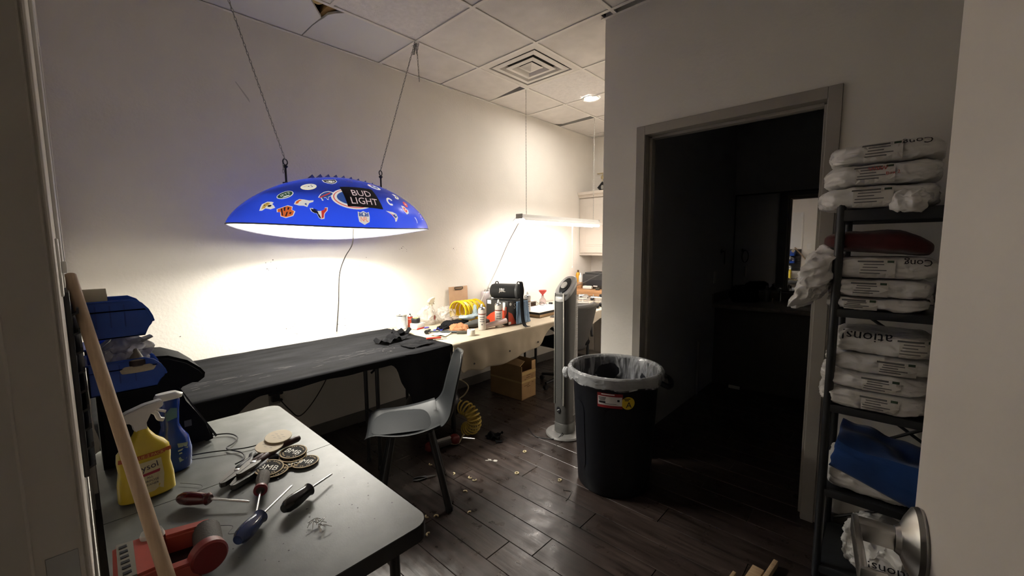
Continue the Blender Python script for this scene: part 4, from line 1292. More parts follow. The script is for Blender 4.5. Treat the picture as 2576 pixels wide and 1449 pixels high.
BLUEBIN = M('bin_blue', (.016, .085, .50), .35, var=.08, vscale=20)
def bin_(label, x0, x1, z0, h=.092, d_=.135, y0=.006):
    t = thing('parts_bin', label, 'bin', (x0, y0, z0), 0, 'blue plastic parts bins')
    W = x1 - x0; th = .003
    side = [(0, 0), (d_ * .86, 0), (d_ * .90, h * .18), (d_ * .97, h * .30), (d_, h * .40), (d_ * .985, h * .52), (d_ * .93, h * .72), (d_ * .84, h * .90), (d_ * .72, h), (0, h)]
    b_ = B()
    for xa in (0, W - th): prism(b_, side, xa, xa + th, lambda u, v, hh: (hh, u, v))
    box(b_, 0, W, 0, th, 0, h); box(b_, 0, W, 0, d_ * .86, 0, th)
    vs = [b_.verts.new(p) for p in ((0, d_ * .86, 0), (W, d_ * .86, 0), (W, d_ * .92, h * .2), (0, d_ * .92, h * .2), (0, d_, h * .40), (W, d_, h * .40))]
    face(b_, (vs[0], vs[1], vs[2], vs[3])); face(b_, (vs[3], vs[2], vs[5], vs[4]))
    ob('bin_body', b_, BLUEBIN, t, smooth=False)
    b_ = B()
    rimp = [(0, h), (d_ * .72, h), (d_ * .84, h * .90), (d_ * .93, h * .72), (d_ * .985, h * .52), (d_, h * .40)]
    for xa in (-.003, W - .003):
        tube(b_, [(xa + .003, u, v) for u, v in rimp], .0032, 6)
    tube(b_, [(0, 0, h), (W, 0, h)], .003, 6); tube(b_, [(0, d_, h * .40), (W, d_, h * .40)], .0035, 6)
    ob('rim', b_, BLUEBIN, t)
    for k in range(3):
        b_ = B(); box(b_, W, W + .0012, d_ * (.18 + .2 * k), d_ * (.185 + .2 * k) + .002, h * .3, h * .9); box(b_, W, W + .0012, d_ * .02, d_ * .9, h * .72, h * .75); ob('side_groove', b_, M('bin_blue_deep', (.010, .055, .36), .5), t, smooth=False)
    return t
bin_('blue plastic parts bin on the top row of the black panel', 1.535, 1.672, 1.196, .096, .134)
bin_('near blue plastic parts bin on the lower row holding a clear bag', 1.525, 1.672, 1.052, .082, .150)
bin_('far blue plastic parts bin on the lower row behind the clear bag', 1.372, 1.512, 1.062, .085, .140)
b_ = B(); tube(b_, [(0, 0, 0), (0, .046, 0)], .030, 28); o = ob('tape_roll', b_, M('tape_cream', (.50, .46, .36), .6, var=.05), loc=(1.640, .010, 1.295), label='cream tape roll lying on the top blue bin', cat='tape')
b_ = B(); tube(b_, [(0, -.001, 0), (0, .047, 0)], .016, 18); ob('core', b_, CARD, o)
CLEAR = thin_film('clear_bag', (.72, .72, .76), .25, .2, .9, 30)
b_ = B(); blob(b_, (0, 0, 0), (.055, .055, .045), 2.0, 14, .022, 22, 2.2); ob('clear_bag', b_, CLEAR, loc=(1.595, .078, 1.145), label='clear plastic bag stuffed in the lower near blue bin', cat='bag')
b_ = B(); prism(b_, [(-.04, -.02), (.03, -.028), (.05, .0), (.02, .02), (-.03, .018)], 0, .006); o = ob('foil_packet', b_, M('packet_grey', (.34, .33, .33), .4), loc=(1.58, .115, 1.165), rot=(.35, -.3, .6), label='grey packet sticking out of the lower blue bin', cat='packet')
gl = thing('glue_bottle', 'small cream bottle with a dark collar and pointed tip lying across the lower bin', 'bottle', (1.66, .10, 1.105), rot=(.0, 0, 0))
b_ = B(); loft(b_, [(-.006, .018, .040, 2.2), (.004, .021, .044, 2.2), (.012, .016, .036, 2.2)], 20); ob('body', b_, M('bottle_cream', (.58, .52, .40), .5), gl)
b_ = B(); lathe(b_, [(0, .01), (.0195, .01), (.0195, .028), (.014, .030), (.012, .036), (.004, .055), (0, .057)], 16); ob('tip', b_, M('tip_grey', (.22, .2, .18), .5), gl)
b_ = B(); lathe(b_, [(.0197, .012), (.0205, .014), (.0205, .024), (.0197, .026)], 16); ob('collar', b_, M('collar_dark', (.04, .025, .025), .5), gl)

# black machine with rounded head on the grey table
mc = thing('black_machine', 'black bench machine with a rounded overhanging head at the table corner', 'machine', (0, 0, 0))
MACH = M('machine_black', (.008, .008, .009), .8, bump=.15, bscale=150, spec=.2)
prof_ = [(.02, 1.02), (.08, 1.055), (.15, 1.072), (.20, 1.066), (.25, 1.04), (.285, 1.005), (.297, .985), (.294, .968), (.275, .955), (.225, .962), (.212, .945), (.235, .90), (.262, .85), (.285, .80), (.303, .765), (.305, .735), (.285, .731), (.26, .75), (.22, .742), (.19, .731), (.02, .731)]
b_ = B(); prism(b_, prof_, 1.16, 1.36, lambda u, v, h: (h, u, v)); bmesh.ops.bevel(b_, geom=[e for e in b_.edges if abs(e.verts[0].co.x - e.verts[1].co.x) < .001], offset=.010, segments=3, affect='EDGES')
ob('housing', b_, MACH, mc, angle=50)
b_ = B(); box(b_, 1.361, 1.3625, .225, .245, .808, .83); ob('badge', b_, M('badge_grey', (.10, .10, .10), .5), mc, smooth=False)
b_ = B(); prism(b_, [(.218, .952), (.224, .946), (.315, .748), (.309, .744)], 1.361, 1.365, lambda u, v, h: (h, u, v)); ob('edge_trim', b_, M('trim_dark', (.03, .03, .03), .4), mc, smooth=False)

# spray bottles
def trigger(parent, z, mat, s=1.0):
    b_ = B()
    prism(b_, [(-.045 * s, .030), (-.052 * s, .042), (-.03 * s, .058), (.01 * s, .070), (.048 * s, .074), (.052 * s, .062), (.046 * s, .052), (.02 * s, .045), (.008 * s, .02), (.012 * s, 0), (-.016 * s, 0), (-.016 * s, .02), (-.024 * s, .03)], -.013, .013, lambda u, v, h: (h, u, z + v))
    bmesh.ops.bevel(b_, geom=list(b_.edges), offset=.0025, segments=2, affect='EDGES')
    ob('spray_head', b_, mat, parent, angle=50)
    b_ = B(); tube(b_, smooth_pts([(0, .022 * s, z + .046), (0, .034 * s, z + .036), (0, .040 * s, z + .018), (0, .050 * s, z + .012)]), [.006] * 19, 8); ob('trigger', b_, mat, parent)
    b_ = B(); tube(b_, smooth_pts([(0, .03 * s, z + .05), (0, .042 * s, z + .042), (0, .056 * s, z + .034)]), .004, 6); ob('nozzle_guard', b_, mat, parent)
yb = thing('spray_bottle', 'yellow all purpose cleaner spray bottle with white trigger behind the wooden pole', 'bottle', (1.615, .098, GZ), .10)
YEL = M('cleaner_yellow', (.66, .50, .045), .25, coat=.3)
b_ = B(); loft(b_, [(0, .030, .056, 3.2), (.004, .034, .062, 3.2), (.05, .034, .061, 3.0), (.085, .030, .056, 3.0), (.11, .032, .058, 3.0), (.135, .033, .056, 2.8), (.150, .028, .046, 2.5), (.165, .022, .030, 2.2), (.185, .016, .018, 2), (.195, .014, .014, 2)], 36); ob('body', b_, YEL, yb)
trigger(yb, .192, WHITEP, 1.0)
def yb_fn(off): 
    def fn(x, y_):
        hw = .060
        return V((.0335 * (1 - min(.95, abs(x / hw)) ** 3.0) ** (1 / 3.0) + off, x, y_))
    return fn
b_ = B(); flat(b_, [(-.030, .018), (.030, .018), (.034, .06), (.030, .108), (-.030, .108), (-.034, .06)], yb_fn(.0008)); L_ = ob('label', b_, M('label_cream', (.66, .60, .36), .4), yb, smooth=False)
b_ = B(); add_text(b_, 'Lysol', yb_fn(.002), width=.046, height=.022, ang=.12, ctr=(-.001, .090)); add_text(b_, 'ALL', yb_fn(.002), width=.014, ctr=(.002, .062)); add_text(b_, 'PURPOSE', yb_fn(.002), width=.038, ctr=(.002, .051)); add_text(b_, 'CLEANER', yb_fn(.002), width=.036, ctr=(.002, .041)); ob('label_lettering', b_, M('navy_print', (.03, .02, .06), .5), L_, smooth=False)
b_ = B(); flat(b_, [(-.026, .074), (.026, .078), (.024, .070), (-.024, .067)], yb_fn(.0018)); ob('label_swoosh', b_, M('swoosh_red', (.35, .03, .06), .5), L_, smooth=False)
b_ = B(); flat(b_, [(-.057, .118), (.057, .118), (.056, .130), (-.056, .130)], lambda x, y_: yb_fn(.0016)(x, y_)); bd_ = ob('value_band', b_, M('band_red', (.42, .09, .02), .45), yb, smooth=False)
b_ = B(); add_text(b_, 'VALUE-2 PACK', yb_fn(.0026), width=.075, height=.008, ctr=(0, .124)); ob('band_lettering', b_, M('band_gold', (.7, .5, .1), .5), bd_, smooth=False)
bb = thing('spray_bottle', 'blue glass cleaner spray bottle with white nozzle behind the yellow one', 'bottle', (1.50, .172, GZ), .15)
BLB = M('cleaner_blue', (.01, .045, .30), .2, coat=.4)
b_ = B(); loft(b_, [(0, .030, .040, 2.4), (.006, .034, .046, 2.4), (.06, .036, .050, 2.3), (.10, .032, .044, 2.2), (.125, .022, .030, 2.1), (.145, .018, .023, 2.1), (.19, .019, .026, 2.1), (.225, .02, .030, 2.3), (.232, .018, .026, 2.3)], 32); ob('body', b_, BLB, bb)
b_ = B(); loft(b_, [(.230, .020, .034, 2.6, 0, .002), (.240, .020, .036, 2.6, 0, .003), (.250, .014, .026, 2.6, 0, -.002)], 24); ob('spray_cap', b_, WHITEP, bb)
def bb_fn(off):
    return lambda x, y_: V((.0355 * math.sqrt(max(.05, 1 - (x / .05) ** 2)) + off, x, y_))
b_ = B(); flat(b_, [(-.012, .165), (.014, .17), (.016, .20), (.0, .205), (-.014, .19)], lambda x, y_: V((.0205, x, y_))); ob('neck_label', b_, M('label_teal', (.10, .22, .28), .5), bb, smooth=False)
b_ = B(); flat(b_, [(.004, .092), (.034, .084), (.030, .072), (.006, .078)], bb_fn(.001)); flat(b_, [(.004, .045), (.030, .05), (.026, .034), (.006, .03)], bb_fn(.001)); ob('front_label', b_, M('label_pale', (.30, .38, .34), .5), bb, smooth=False)
b_ = B(); flat(b_, moved(rrect(.028, .005, .001), .018, .068), bb_fn(.002)); flat(b_, moved(rrect(.024, .004, .001), .018, .058), bb_fn(.002)); ob('label_lettering', b_, M('label_letter_pale', (.42, .48, .46), .5), bb, smooth=False)

# wooden pole leaning across the table
b_ = B(); tube(b_, [(2.165, .0853, .752), (1.655, -.004, 1.362)], .0120, 20); ob('wooden_pole', b_, M('pole_wood', (.46, .33, .215), .55, var=.12, vscale=10, stretch=(2, 20, 2)), label='smooth pale wooden pole leaning across the grey table against the wall', cat='pole')

# red saw tool at the table edge
saw = thing('red_power_tool', 'red U-shaped power tool with a slotted grey panel at the near table corner', 'tool', (0, 0, 0))
REDT = M('tool_red', (.42, .085, .062), .42, var=.06, vscale=20)
zb, zt = GZ + .001, .796
def sp(name, poly, z0, z1, mat, bev=.006):
    b_ = B(); prism(b_, poly, z0, z1); bmesh.ops.bevel(b_, geom=list(b_.edges), offset=bev, segments=2, affect='EDGES'); return ob(name, b_, mat, saw, angle=50)
sp('body', [(1.952, .012), (2.100, .006), (2.100, .078), (1.962, .095)], zb, zt, REDT)
sp('rear_arm', [(1.955, .09), (1.992, .09), (2.012, .168), (1.985, .182)], zb + .01, zt - .004, REDT)
sp('front_arm', [(2.082, .08), (2.112, .078), (2.122, .135), (2.092, .135)], zb, zt - .012, REDT)
b_ = B(); lathe(b_, [(0, -.014), (.030, -.014), (.034, -.010), (.034, .010), (.030, .014), (0, .014)], 28, (2.106, .150, zb + .047), axis=(1, .12, 0)); ob('wheel_housing', b_, M('tool_red_dark', (.22, .02, .02), .45), saw)
b_ = B(); tube(b_, [(2.0, .166, zb + .04), (2.095, .155, zb + .04)], .027, 18); ob('grip', b_, M('tool_rubber', (.055, .045, .04), .7, bump=.4, bscale=300), saw)
b_ = B(); box(b_, 1.99, 2.085, .088, .15, zb, zb + .02, .003); ob('shoe', b_, M('tool_dark', (.02, .008, .008), .5), saw)
sg = B(); prism(sg, [(1.962, .018), (2.098, .014), (2.098, .040), (1.968, .044)], zt - .002, zt + .004); sgo = ob('vent_panel', sg, M('panel_grey', (.20, .19, .16), .5), saw, smooth=False)
for k in range(6):
    b_ = B(); x = 1.976 + k * .020; box(b_, x, x + .009, .021, .034, zt + .004, zt + .0055, .0005); ob('vent_slot', b_, PRINT, sgo, smooth=False)
b_ = B(); loft(b_, [(zt - .004, .02, .022, 3, 1.968, .075), (zt + .008, .016, .018, 3, 1.968, .075)], 20); ob('blade_knob', b_, M('tool_silver', (.5, .48, .44), .35, .6), saw)

# ------------------------------------------------------------------ small things on the grey table
Z0 = GZ + .0008
def pt(p, z): return V((p[0], p[1], z))
def screwdriver(label, h0, h1, tip, r, hm, lobes=6, collar=None, cm=None, sr=.003, clear=False):
    h0, h1, tip = V((*h0, 0)), V((*h1, 0)), V((*tip, 0))
    t = thing('screwdriver', label, 'screwdriver', (h0.x, h0.y, Z0), math.atan2(h1.y - h0.y, h1.x - h0.x), 'screwdrivers on the grey table')
    L1 = (h1 - h0).length; L2 = (tip - h0).length
    b_ = B()
    secs = [(0, .55), (.012, .9), (.03, 1.0), (L1 * .45, 1.0), (L1 * .72, .86), (L1 * .86, .78), (L1 * .93, .92), (L1, .62)]
    rings = []
    for x, k in secs:
        ring = []
        for q in range(24):
            a = 2 * PI * q / 24
            rr = r * k * (1 - (.10 * (math.cos(a * lobes) > .4) if .02 < x < L1 * .8 else 0))
            ring.append(b_.verts.new((x, rr * math.cos(a), r + rr * math.sin(a))))
        rings.append(ring)
    for A, C in zip(rings, rings[1:]):
        for q in range(24): face(b_, (A[q], A[(q + 1) % 24], C[(q + 1) % 24], C[q]))
    face(b_, rings[0][::-1]); face(b_, rings[-1])
    ob('handle', b_, hm, t)
    b_ = B(); tube(b_, [(L1 * .96, 0, r), (L2 - .006, 0, r * .72), (L2, 0, r * .70)], [sr, sr, sr * .6], 10); ob('shaft', b_, STEEL, t)
    if collar:
        b_ = B(); lathe(b_, [(r * .6, -.006), (r * .98, -.004), (r * .98, .004), (r * .6, .006)], 18, (L1 * .95, 0, r), axis=(1, 0, 0)); ob('collar', b_, cm, t)
    return t
screwdriver('screwdriver with a dark red handle next to the red tool', (1.744, .150), (1.813, .208), (1.889, .287), .0175, M('handle_dark_red', (.07, .008, .008), .18, coat=.5))
screwdriver('screwdriver with a ribbed grey brown grip and red collar', (1.775, .350), (1.872, .312), (1.985, .258), .018, M('handle_grey_brown', (.075, .06, .05), .7, bump=.6, bscale=400), 8, True, M('collar_red', (.22, .03, .04), .4))
screwdriver('screwdriver with a clear blue fluted handle', (2.058, .213), (1.997, .281), (1.907, .386), .020, M('handle_clear_blue', (.05, .075, .20), .12, trans=.35, coat=.5))
screwdriver('screwdriver with a glossy black handle near the table edge', (2.012, .326), (1.968, .412), (1.925, .486), .0195, M('handle_black', (.008, .007, .008), .18, coat=.5))
def pliers(label, nose, pivot, e1, e2, hm, z=.0, spread=.02):
    nose, pivot, e1, e2 = [V((*p, 0)) for p in (nose, pivot, e1, e2)]
    t = thing('pliers', label, 'pliers', (pivot.x, pivot.y, Z0 + z), math.atan2(nose.y - pivot.y, nose.x - pivot.x), 'pliers heaped with the coasters')
    R_ = Matrix.Rotation(-math.atan2(nose.y - pivot.y, nose.x - pivot.x), 3, 'Z')
    L = (nose - pivot).length
    for s in (-1, 1):
        b_ = B(); prism(b_, [(-.018, s * .0), (-.014, s * .018), (.0, s * .022), (.02, s * .020), (L, s * .009), (L + .006, s * .0008), (.02, s * .0008)], .002, .016); ob('jaw', b_, M('plier_steel', (.16, .155, .145), .35, .85), t, angle=30)
    b_ = B(); lathe(b_, [(0, 0), (.008, 0), (.008, .0165), (.005, .018), (0, .018)], 14); ob('rivet', b_, STEEL, t)
    for q, e_ in ((1, e1), (-1, e2)):
        l_ = R_ @ (e_ - pivot)
        mid = l_ * .55 + V((0, q * .014, 0))
        b_ = B(); tube(b_, smooth_pts([(-.008, q * .008, .009), (mid.x, mid.y, .010), (l_.x, l_.y, .010)], 8), [.008, .0095, .0105, .0115, .0115, .0115, .0115, .0115, .0115, .0115, .0115, .0115, .012, .012, .012, .012, .009], 10); ob('grip', b_, hm, t)
HB = M('grip_black', (.012, .013, .02), .5); HR = M('grip_dark_red', (.05, .012, .012), .45)
pliers('slip joint pliers with black grips, jaws toward the dark red screwdriver', (1.742, .250), (1.695, .298), (1.615, .362), (1.635, .392), HB, .002)
pliers('pliers with dark red grips lying under the pale coasters', (1.742, .292), (1.700, .340), (1.590, .470), (1.622, .505), HR, .012)
pliers('small pliers with brown black grips beside the coaster stack', (1.775, .268), (1.735, .315), (1.665, .395), (1.682, .415), HB, .0)
COAST = M('coaster_black', (.012, .008, .006), .75, spec=.15)
GOLD = M('coaster_gold', (.45, .33, .17), .6, spec=.2)
PALE = M('coaster_pale', (.62, .52, .36), .6)
fnt = M('coaster_white', (.72, .68, .58), .5)
def coaster(label, x, y, z, tilt=(0, 0), face_up=True, words='BMB', turn=math.radians(38)):
    t = thing('coaster', label, 'coaster', (x, y, Z0 + z), rot=(tilt[0], tilt[1], turn), group='round coasters on the grey table')
    R_ = .0415
    b_ = B(); lathe(b_, [(0, 0), (R_ - .001, 0), (R_, .001), (R_, .0032), (R_ - .001, .004), (0, .004)], 36); ob('disc', b_, COAST if face_up else PALE, t, angle=30)
    if face_up:
        b_ = B(); lathe(b_, [(R_ - .0045, .0041), (R_ - .0045, .0046), (R_ - .0005, .0046), (R_, .003)], 36); ob('gold_rim', b_, GOLD, t, angle=30)
        b_ = B(); add_text(b_, words, lambda u, v: V((u, v, .0046)), width=.054, height=.023); ob('lettering', b_, fnt, t, smooth=False)
        b_ = B()
        def ring_text(word, a_mid, top):
            for i, ch in enumerate(word):
                if ch == ' ': continue
                a = a_mid + (-(i - (len(word) - 1) / 2) if top else (i - (len(word) - 1) / 2)) * .21
                cx, cy = .0305 * math.cos(a), .0305 * math.sin(a)
                flat(b_, [(cx + u * math.cos(a) - v * math.sin(a), cy + u * math.sin(a) + v * math.cos(a)) for u, v in ((-.0022, -.0018), (.0022, -.0018), (.0022, .0018), (-.0022, .0018))], lambda u, v: V((u, v, .0046)))
        ring_text('THE MAKER', PI / 2, True); ring_text('MADE BY US', -PI / 2, False)
        ob('ring_lettering', b_, GOLD, t, smooth=False)
    else:
        b_ = B()
        for k in range(7): flat(b_, moved(rrect(.010, .0012, .0003), -.02 + .0065 * k, .012 * math.sin(k * 2.1)), lambda u, v: V((u, v, .0043)))
        ob('back_marks', b_, GREYPRINT, t, smooth=False)
coaster('round black coaster with a readable white monogram nearest the table edge', 1.772, .468, 0)
coaster('round black coaster half under the one nearest the table edge', 1.735, .432, 0, (.0, .0), turn=.2)
coaster('lower coaster of the stack beside the dark red grips', 1.712, .452, .005, (.06, .05), turn=1.2)
coaster('upper coaster of the stack beside the dark red grips', 1.700, .458, .0125, (.05, .08), turn=.5)
coaster('lower coaster under the ribbed screwdriver handle tip', 1.757, .380, .0, (.0, .0), turn=2.0)
coaster('upper coaster lying by the pliers handles', 1.742, .372, .009, (.08, .14), turn=.8)
coaster('pale wooden coaster turned face down, lower of two on the pliers', 1.640, .405, .034, (.10, .10), False)
coaster('pale wooden coaster turned face down, topmost on the pliers', 1.612, .442, .044, (.10, .10), False)
b_ = B(); tube(b_, smooth_pts([(1.30, .275, Z0 + .003), (1.338, .348, Z0 + .003), (1.40, .368, Z0 + .003), (1.445, .347, Z0 + .003), (1.475, .318, Z0 + .003), (1.545, .345, Z0 + .003), (1.60, .34, Z0 + .003), (1.62, .31, Z0 + .003)]), .0024, 6)
tube(b_, smooth_pts([(1.43, .19, Z0 + .003), (1.47, .27, Z0 + .006), (1.52, .36, Z0 + .004), (1.53, .41, Z0 + .004)]), .0022, 6); tube(b_, [(1.53, .41, Z0 + .004), (1.536, .438, Z0 + .004)], .0042, 8); tube(b_, [(1.536, .438, Z0 + .004), (1.540, .452, Z0 + .004)], .003, 6)
ob('usb_cable', b_, BLACK, label='thin black cable looping across the grey table from the machine', cat='cable')
b_ = B()
for k in range(12):
    a = random.uniform(0, 6.28); p = V((2.111 + random.gauss(0, .008), .374 + random.gauss(0, .008), Z0 + .002))
    tube(b_, smooth_pts([p, p + V((math.cos(a) * .012, math.sin(a) * .012, .008)), p + V((math.cos(a + .8) * .024, math.sin(a + .8) * .024, .001))], 4), .0008, 4)
ob('wire_scrap', b_, STEEL, label='tangle of silver wire clippings near the table edge', cat='wire', kind='stuff')
for k, (p, lb_) in enumerate(((((1.93, .20), (1.96, .225), (1.985, .21), (2.0, .235), (1.99, .25)), 'loose dark thread curled beside the red tool'), (((1.62, .17), (1.68, .21), (1.72, .20), (1.78, .19)), 'loose dark thread trailing past the yellow bottle'))):
    b_ = B(); tube(b_, smooth_pts([(x, y, Z0 + .001) for x, y in p]), .0007, 4); ob('thread', b_, PRINT, label=lb_, cat='thread')

# ------------------------------------------------------------------ things on the black cloth
ZT = .7435
def rag(label, cx, cy, w_, d_, seed, mat, h=.012, rz=0.0, cat='cloth', name='cloth_scrap', z=ZT):
    def fn(u, v):
        x, y = (u - .5) * w_, (v - .5) * d_
        n = noise.noise(V((x * 22 + seed, y * 22, seed))); n2 = noise.noise(V((x * 60, y * 60 + seed, 1)))
        ed = 1 + .18 * noise.noise(V((math.atan2(y, x) * 2, seed, 3)))
        return V((x * ed, y * ed, .002 + max(0, n + .25) * h + .003 * abs(n2)))
    b_ = B(); grid(b_, 18, 18, fn)
    o = ob(name, b_, mat, loc=(cx, cy, z), rotz=rz, label=label, cat=cat)
    o.modifiers.new('solid', 'SOLIDIFY').thickness = .0015
    return o
rag('crumpled black fabric scrap at the far end of the black cloth', .47, 1.56, .13, .24, 2.0, BLACKCLOTH, .05, .3)
rag('twisted black fabric scrap by the paint can end of the black cloth', .33, 1.73, .10, .14, 5.0, BLACKCLOTH, .06, -.4)
rag('flat black fabric piece near the front corner of the black cloth', .70, 1.62, .16, .20, 8.0, BLACKCLOTH, .012, .1)
ck = thing('box_cutter', 'red box cutter lying on the black cloth corner', 'knife', (.665, 1.795, ZT + .002), 1.15)
b_ = B(); box(b_, -.055, .055, -.012, .012, 0, .014, .005); ob('handle', b_, M('cutter_red', (.55, .05, .03), .4), ck)
b_ = B(); box(b_, .05, .095, -.007, .007, .004, .008, .001); ob('blade', b_, STEEL, ck)

# ------------------------------------------------------------------ things on the tan cloth
ZT = .7415
pc = thing('paint_can', 'white label paint can at the left end of the tan cloth', 'can', (.115, 1.868, ZT))
b_ = B(); lathe(b_, [(0, 0), (.042, 0), (.043, .003), (.042, .006), (.042, .106), (.043, .109), (.043, .113)], 28); ob('body', b_, M('can_label_white', (.48, .50, .52), .5, var=.12, vscale=40), pc)
b_ = B(); lathe(b_, [(.044, .110), (.0445, .115), (.038, .116), (.036, .112), (0, .112)], 28); ob('lid', b_, STEEL, pc)
def spray_can(label, x, y, h=.2, r=.032, body=(.60, .55, .50), band=(.20, .04, .02), cap=True, words=None, z=ZT, capc=WHITEP, rz=None):
    a = math.atan2(-y, 3.13 - x) if rz is None else rz
    t = thing('spray_can', label, 'spray can', (x, y, z), a, 'spray cans on the tan cloth')
    b_ = B(); lathe(b_, [(0, 0), (r * .98, 0), (r, .003), (r, h * .78), (r * .97, h * .80)], 26); ob('body', b_, M('spray_body_%d%d' % (int(body[0] * 99), int(body[2] * 99)), body, .35), t)
    b_ = B(); lathe(b_, [(r * 1.02, h * .80), (r * 1.0, h * .82), (r * .8, h * .87), (r * .45, h * .89), (r * .4, h * .91)], 26); ob('dome', b_, STEEL, t)
    b_ = B(); lathe(b_, [(r * .3, h * .90), (r * .3, h * .94), (r * .2, h), (0, h)], 14); ob('nozzle', b_, capc, t)
    b_ = B(); lathe(b_, [(r * 1.004, h * .60), (r * 1.012, h * .605), (r * 1.012, h * .63), (r * 1.004, h * .635)], 26); ob('band', b_, M('spray_band_%d' % int(band[0] * 99), band, .4), t)
    if words:
        b_ = B()
        fn = lambda u, v: V(((r + .001) * math.cos(u / r), (r + .001) * math.sin(u / r), v))
        for i in range(words): flat(b_, moved(rrect(r * (1.3 - .25 * (i % 2)), h * .03, .001), 0, h * (.50 - .085 * i)), fn, .01)
        flat(b_, moved(circ(.007, .007, 12), 0, h * .22), fn)
        ob('lettering', b_, GREYPRINT, t, smooth=False)
    return t
spray_can('white spray can with a brown band standing nearest the cloth front', .664, 2.285, .213, words=3)
spray_can('white spray can standing against the red box corner', .690, 2.455, .235, words=3, body=(.58, .53, .49))
spray_can('white spray can standing behind the yellow hose by the wall', .30, 2.74, .225, body=(.56, .52, .50), words=None)
spray_can('short red spray can with a black cap behind the paint can', .11, 1.955, .115, .022, (.42, .06, .03), (.6, .5, .45), words=None, capc=BLACK)
wbx = thing('small_box', 'small white carton with red tape under the tape measure', 'box', (.215, 1.955, ZT), .25)
b_ = B(); box(b_, -.04, .04, -.045, .045, 0, .048, .003); ob('carton', b_, M('carton_white', (.72, .70, .66), .5), wbx)
b_ = B(); box(b_, .034, .0412, -.0455, .0455, -.0005, .010); ob('red_tape', b_, REDPRINT, wbx, smooth=False)
tm = thing('tape_measure', 'black and yellow tape measure on the small white carton', 'tape measure', (.21, 1.945, ZT + .049), .5)
b_ = B(); loft(b_, [(0, .032, .03, 3), (.004, .034, .032, 3), (.036, .034, .032, 3), (.04, .031, .029, 3)], 24); ob('case', b_, BLACK, tm)
b_ = B(); lathe(b_, [(0, .0405), (.022, .0405), (.022, .0425), (0, .0425)], 20); ob('face_disc', b_, M('tape_yellow', (.55, .50, .10), .4), tm)
# clear bags and spray bottle
cb = thing('trigger_bottle', 'clear spray bottle with a cream trigger wrapped in plastic by the wall', 'bottle', (.135, 2.16, ZT), .3)
b_ = B(); loft(b_, [(0, .034, .04, 2.6), (.11, .034, .04, 2.6), (.15, .018, .02, 2), (.165, .014, .014, 2)], 24); ob('body', b_, thin_film('bottle_clear', (.66, .60, .52), .6, .15, .1, 10), cb)
trigger(cb, .163, M('trigger_cream', (.72, .66, .52), .4), .9)
b_ = B(); flat(b_, moved(circ(.016, .022, 16), .0, .06), lambda u, v: V((.0355, u, v))); ob('label', b_, M('bottle_label', (.30, .08, .07), .5), cb, smooth=False)
WRAP = thin_film('wrap_clear', (.74, .69, .63), .6, .12, 1.0, 34)
for k, (x, y, hx, hy, hz, lb_) in enumerate(((.15, 2.10, .06, .06, .085, 'crinkled clear wrap around the spray bottle'), (.17, 2.29, .085, .085, .07, 'crinkled clear plastic bag between the bottle and the yellow hose'))):
    b_ = B(); blob(b_, (0, 0, hz), (hx, hy, hz), 2.2, 14, .024, 20, 3.0 + k)
    for v in b_.verts: v.co.z = max(v.co.z, .001)
    ob('clear_bag', b_, WRAP, loc=(x, y, ZT), label=lb_, cat='bag')
for k, (y, lb_) in enumerate(((2.245, 'left of two small round jars in front of the clear bag'), (2.325, 'right of two small round jars in front of the clear bag'))):
    b_ = B(); lathe(b_, [(0, 0), (.034, 0), (.036, .004), (.036, .05), (.03, .056), (.03, .064), (0, .065)], 24); ob('jar', b_, thin_film('jar_film', (.55, .47, .42), .35, .15, .05, 5), loc=(.27, y, ZT), label=lb_, cat='jar')
cl = thing('clipboard', 'brown clipboard leaning upright against the cream wall', 'clipboard', (.035, 2.57, ZT), rot=(0, -.05, 0))
b_ = B(); box(b_, -.003, .0, -.118, .118, 0, .30, .001); ob('board', b_, M('hardboard', (.52, .33, .20), .6, var=.06, vscale=20), cl)
b_ = B(); tube(b_, smooth_pts([(.006, -.045, .272), (.008, -.05, .285), (.008, -.04, .295), (.008, .04, .295), (.008, .05, .285), (.006, .045, .272)], 4), .004, 6); box(b_, 0, .006, -.045, .045, .266, .276, .002); ob('clip', b_, M('clip_dark', (.12, .12, .11), .3, .8), cl)
hs = thing('coiled_hose', 'bright yellow coiled air hose lying on the tan cloth', 'hose', (.26, 2.50, ZT + .105), math.radians(100))
b_ = B(); pts = []
for k in range(15 * 16 + 1):
    a = 2 * PI * k / 16; rr = .090 + .006 * math.sin(k * .13)
    pts.append(V((-.17 + .32 * (k / 240) ** 1.25, rr * math.cos(a), rr * math.sin(a) - .012 * (k / 240))))
tube(b_, pts, .0066, 6); ob('coil', b_, M('hose_yellow', (.80, .55, .01), .3), hs)
b_ = B(); tube(b_, [pts[-1], pts[-1] + V((.03, .02, -.03))], .007, 8); ob('fitting', b_, STEEL, hs)
tn = thing('solvent_tin', 'pale lilac metal tin with a ring handle behind the yellow hose', 'tin', (.15, 2.84, ZT), .5)
b_ = B(); box(b_, -.05, .05, -.07, .07, 0, .24, .006); ob('body', b_, M('tin_lilac', (.50, .44, .46), .3, .4, var=.2, vscale=14), tn)
b_ = B(); lathe(b_, [(0, .24), (.02, .24), (.02, .258), (0, .26)], 16, (0, -.03, 0)); ob('cap', b_, STEEL, tn)
b_ = B(); torus(b_, (0, .035, .262), .022, .003, (1, 0, 0), 18, 6); ob('ring_handle', b_, STEEL, tn)
GLOVE = M('glove_blue_grey', (.33, .40, .43), .8, var=.12, vscale=14)
b_ = B()
blob(b_, (0, 0, .02), (.06, .07, .022), 2.5, 10, .010, 18, 1.0)
for k in range(4): tube(b_, smooth_pts([(.02 - .02 * k, .04, .02), (.03 - .025 * k, .085, .03), (.03 - .03 * k, .12, .02 + .01 * k)], 5), .011, 8)
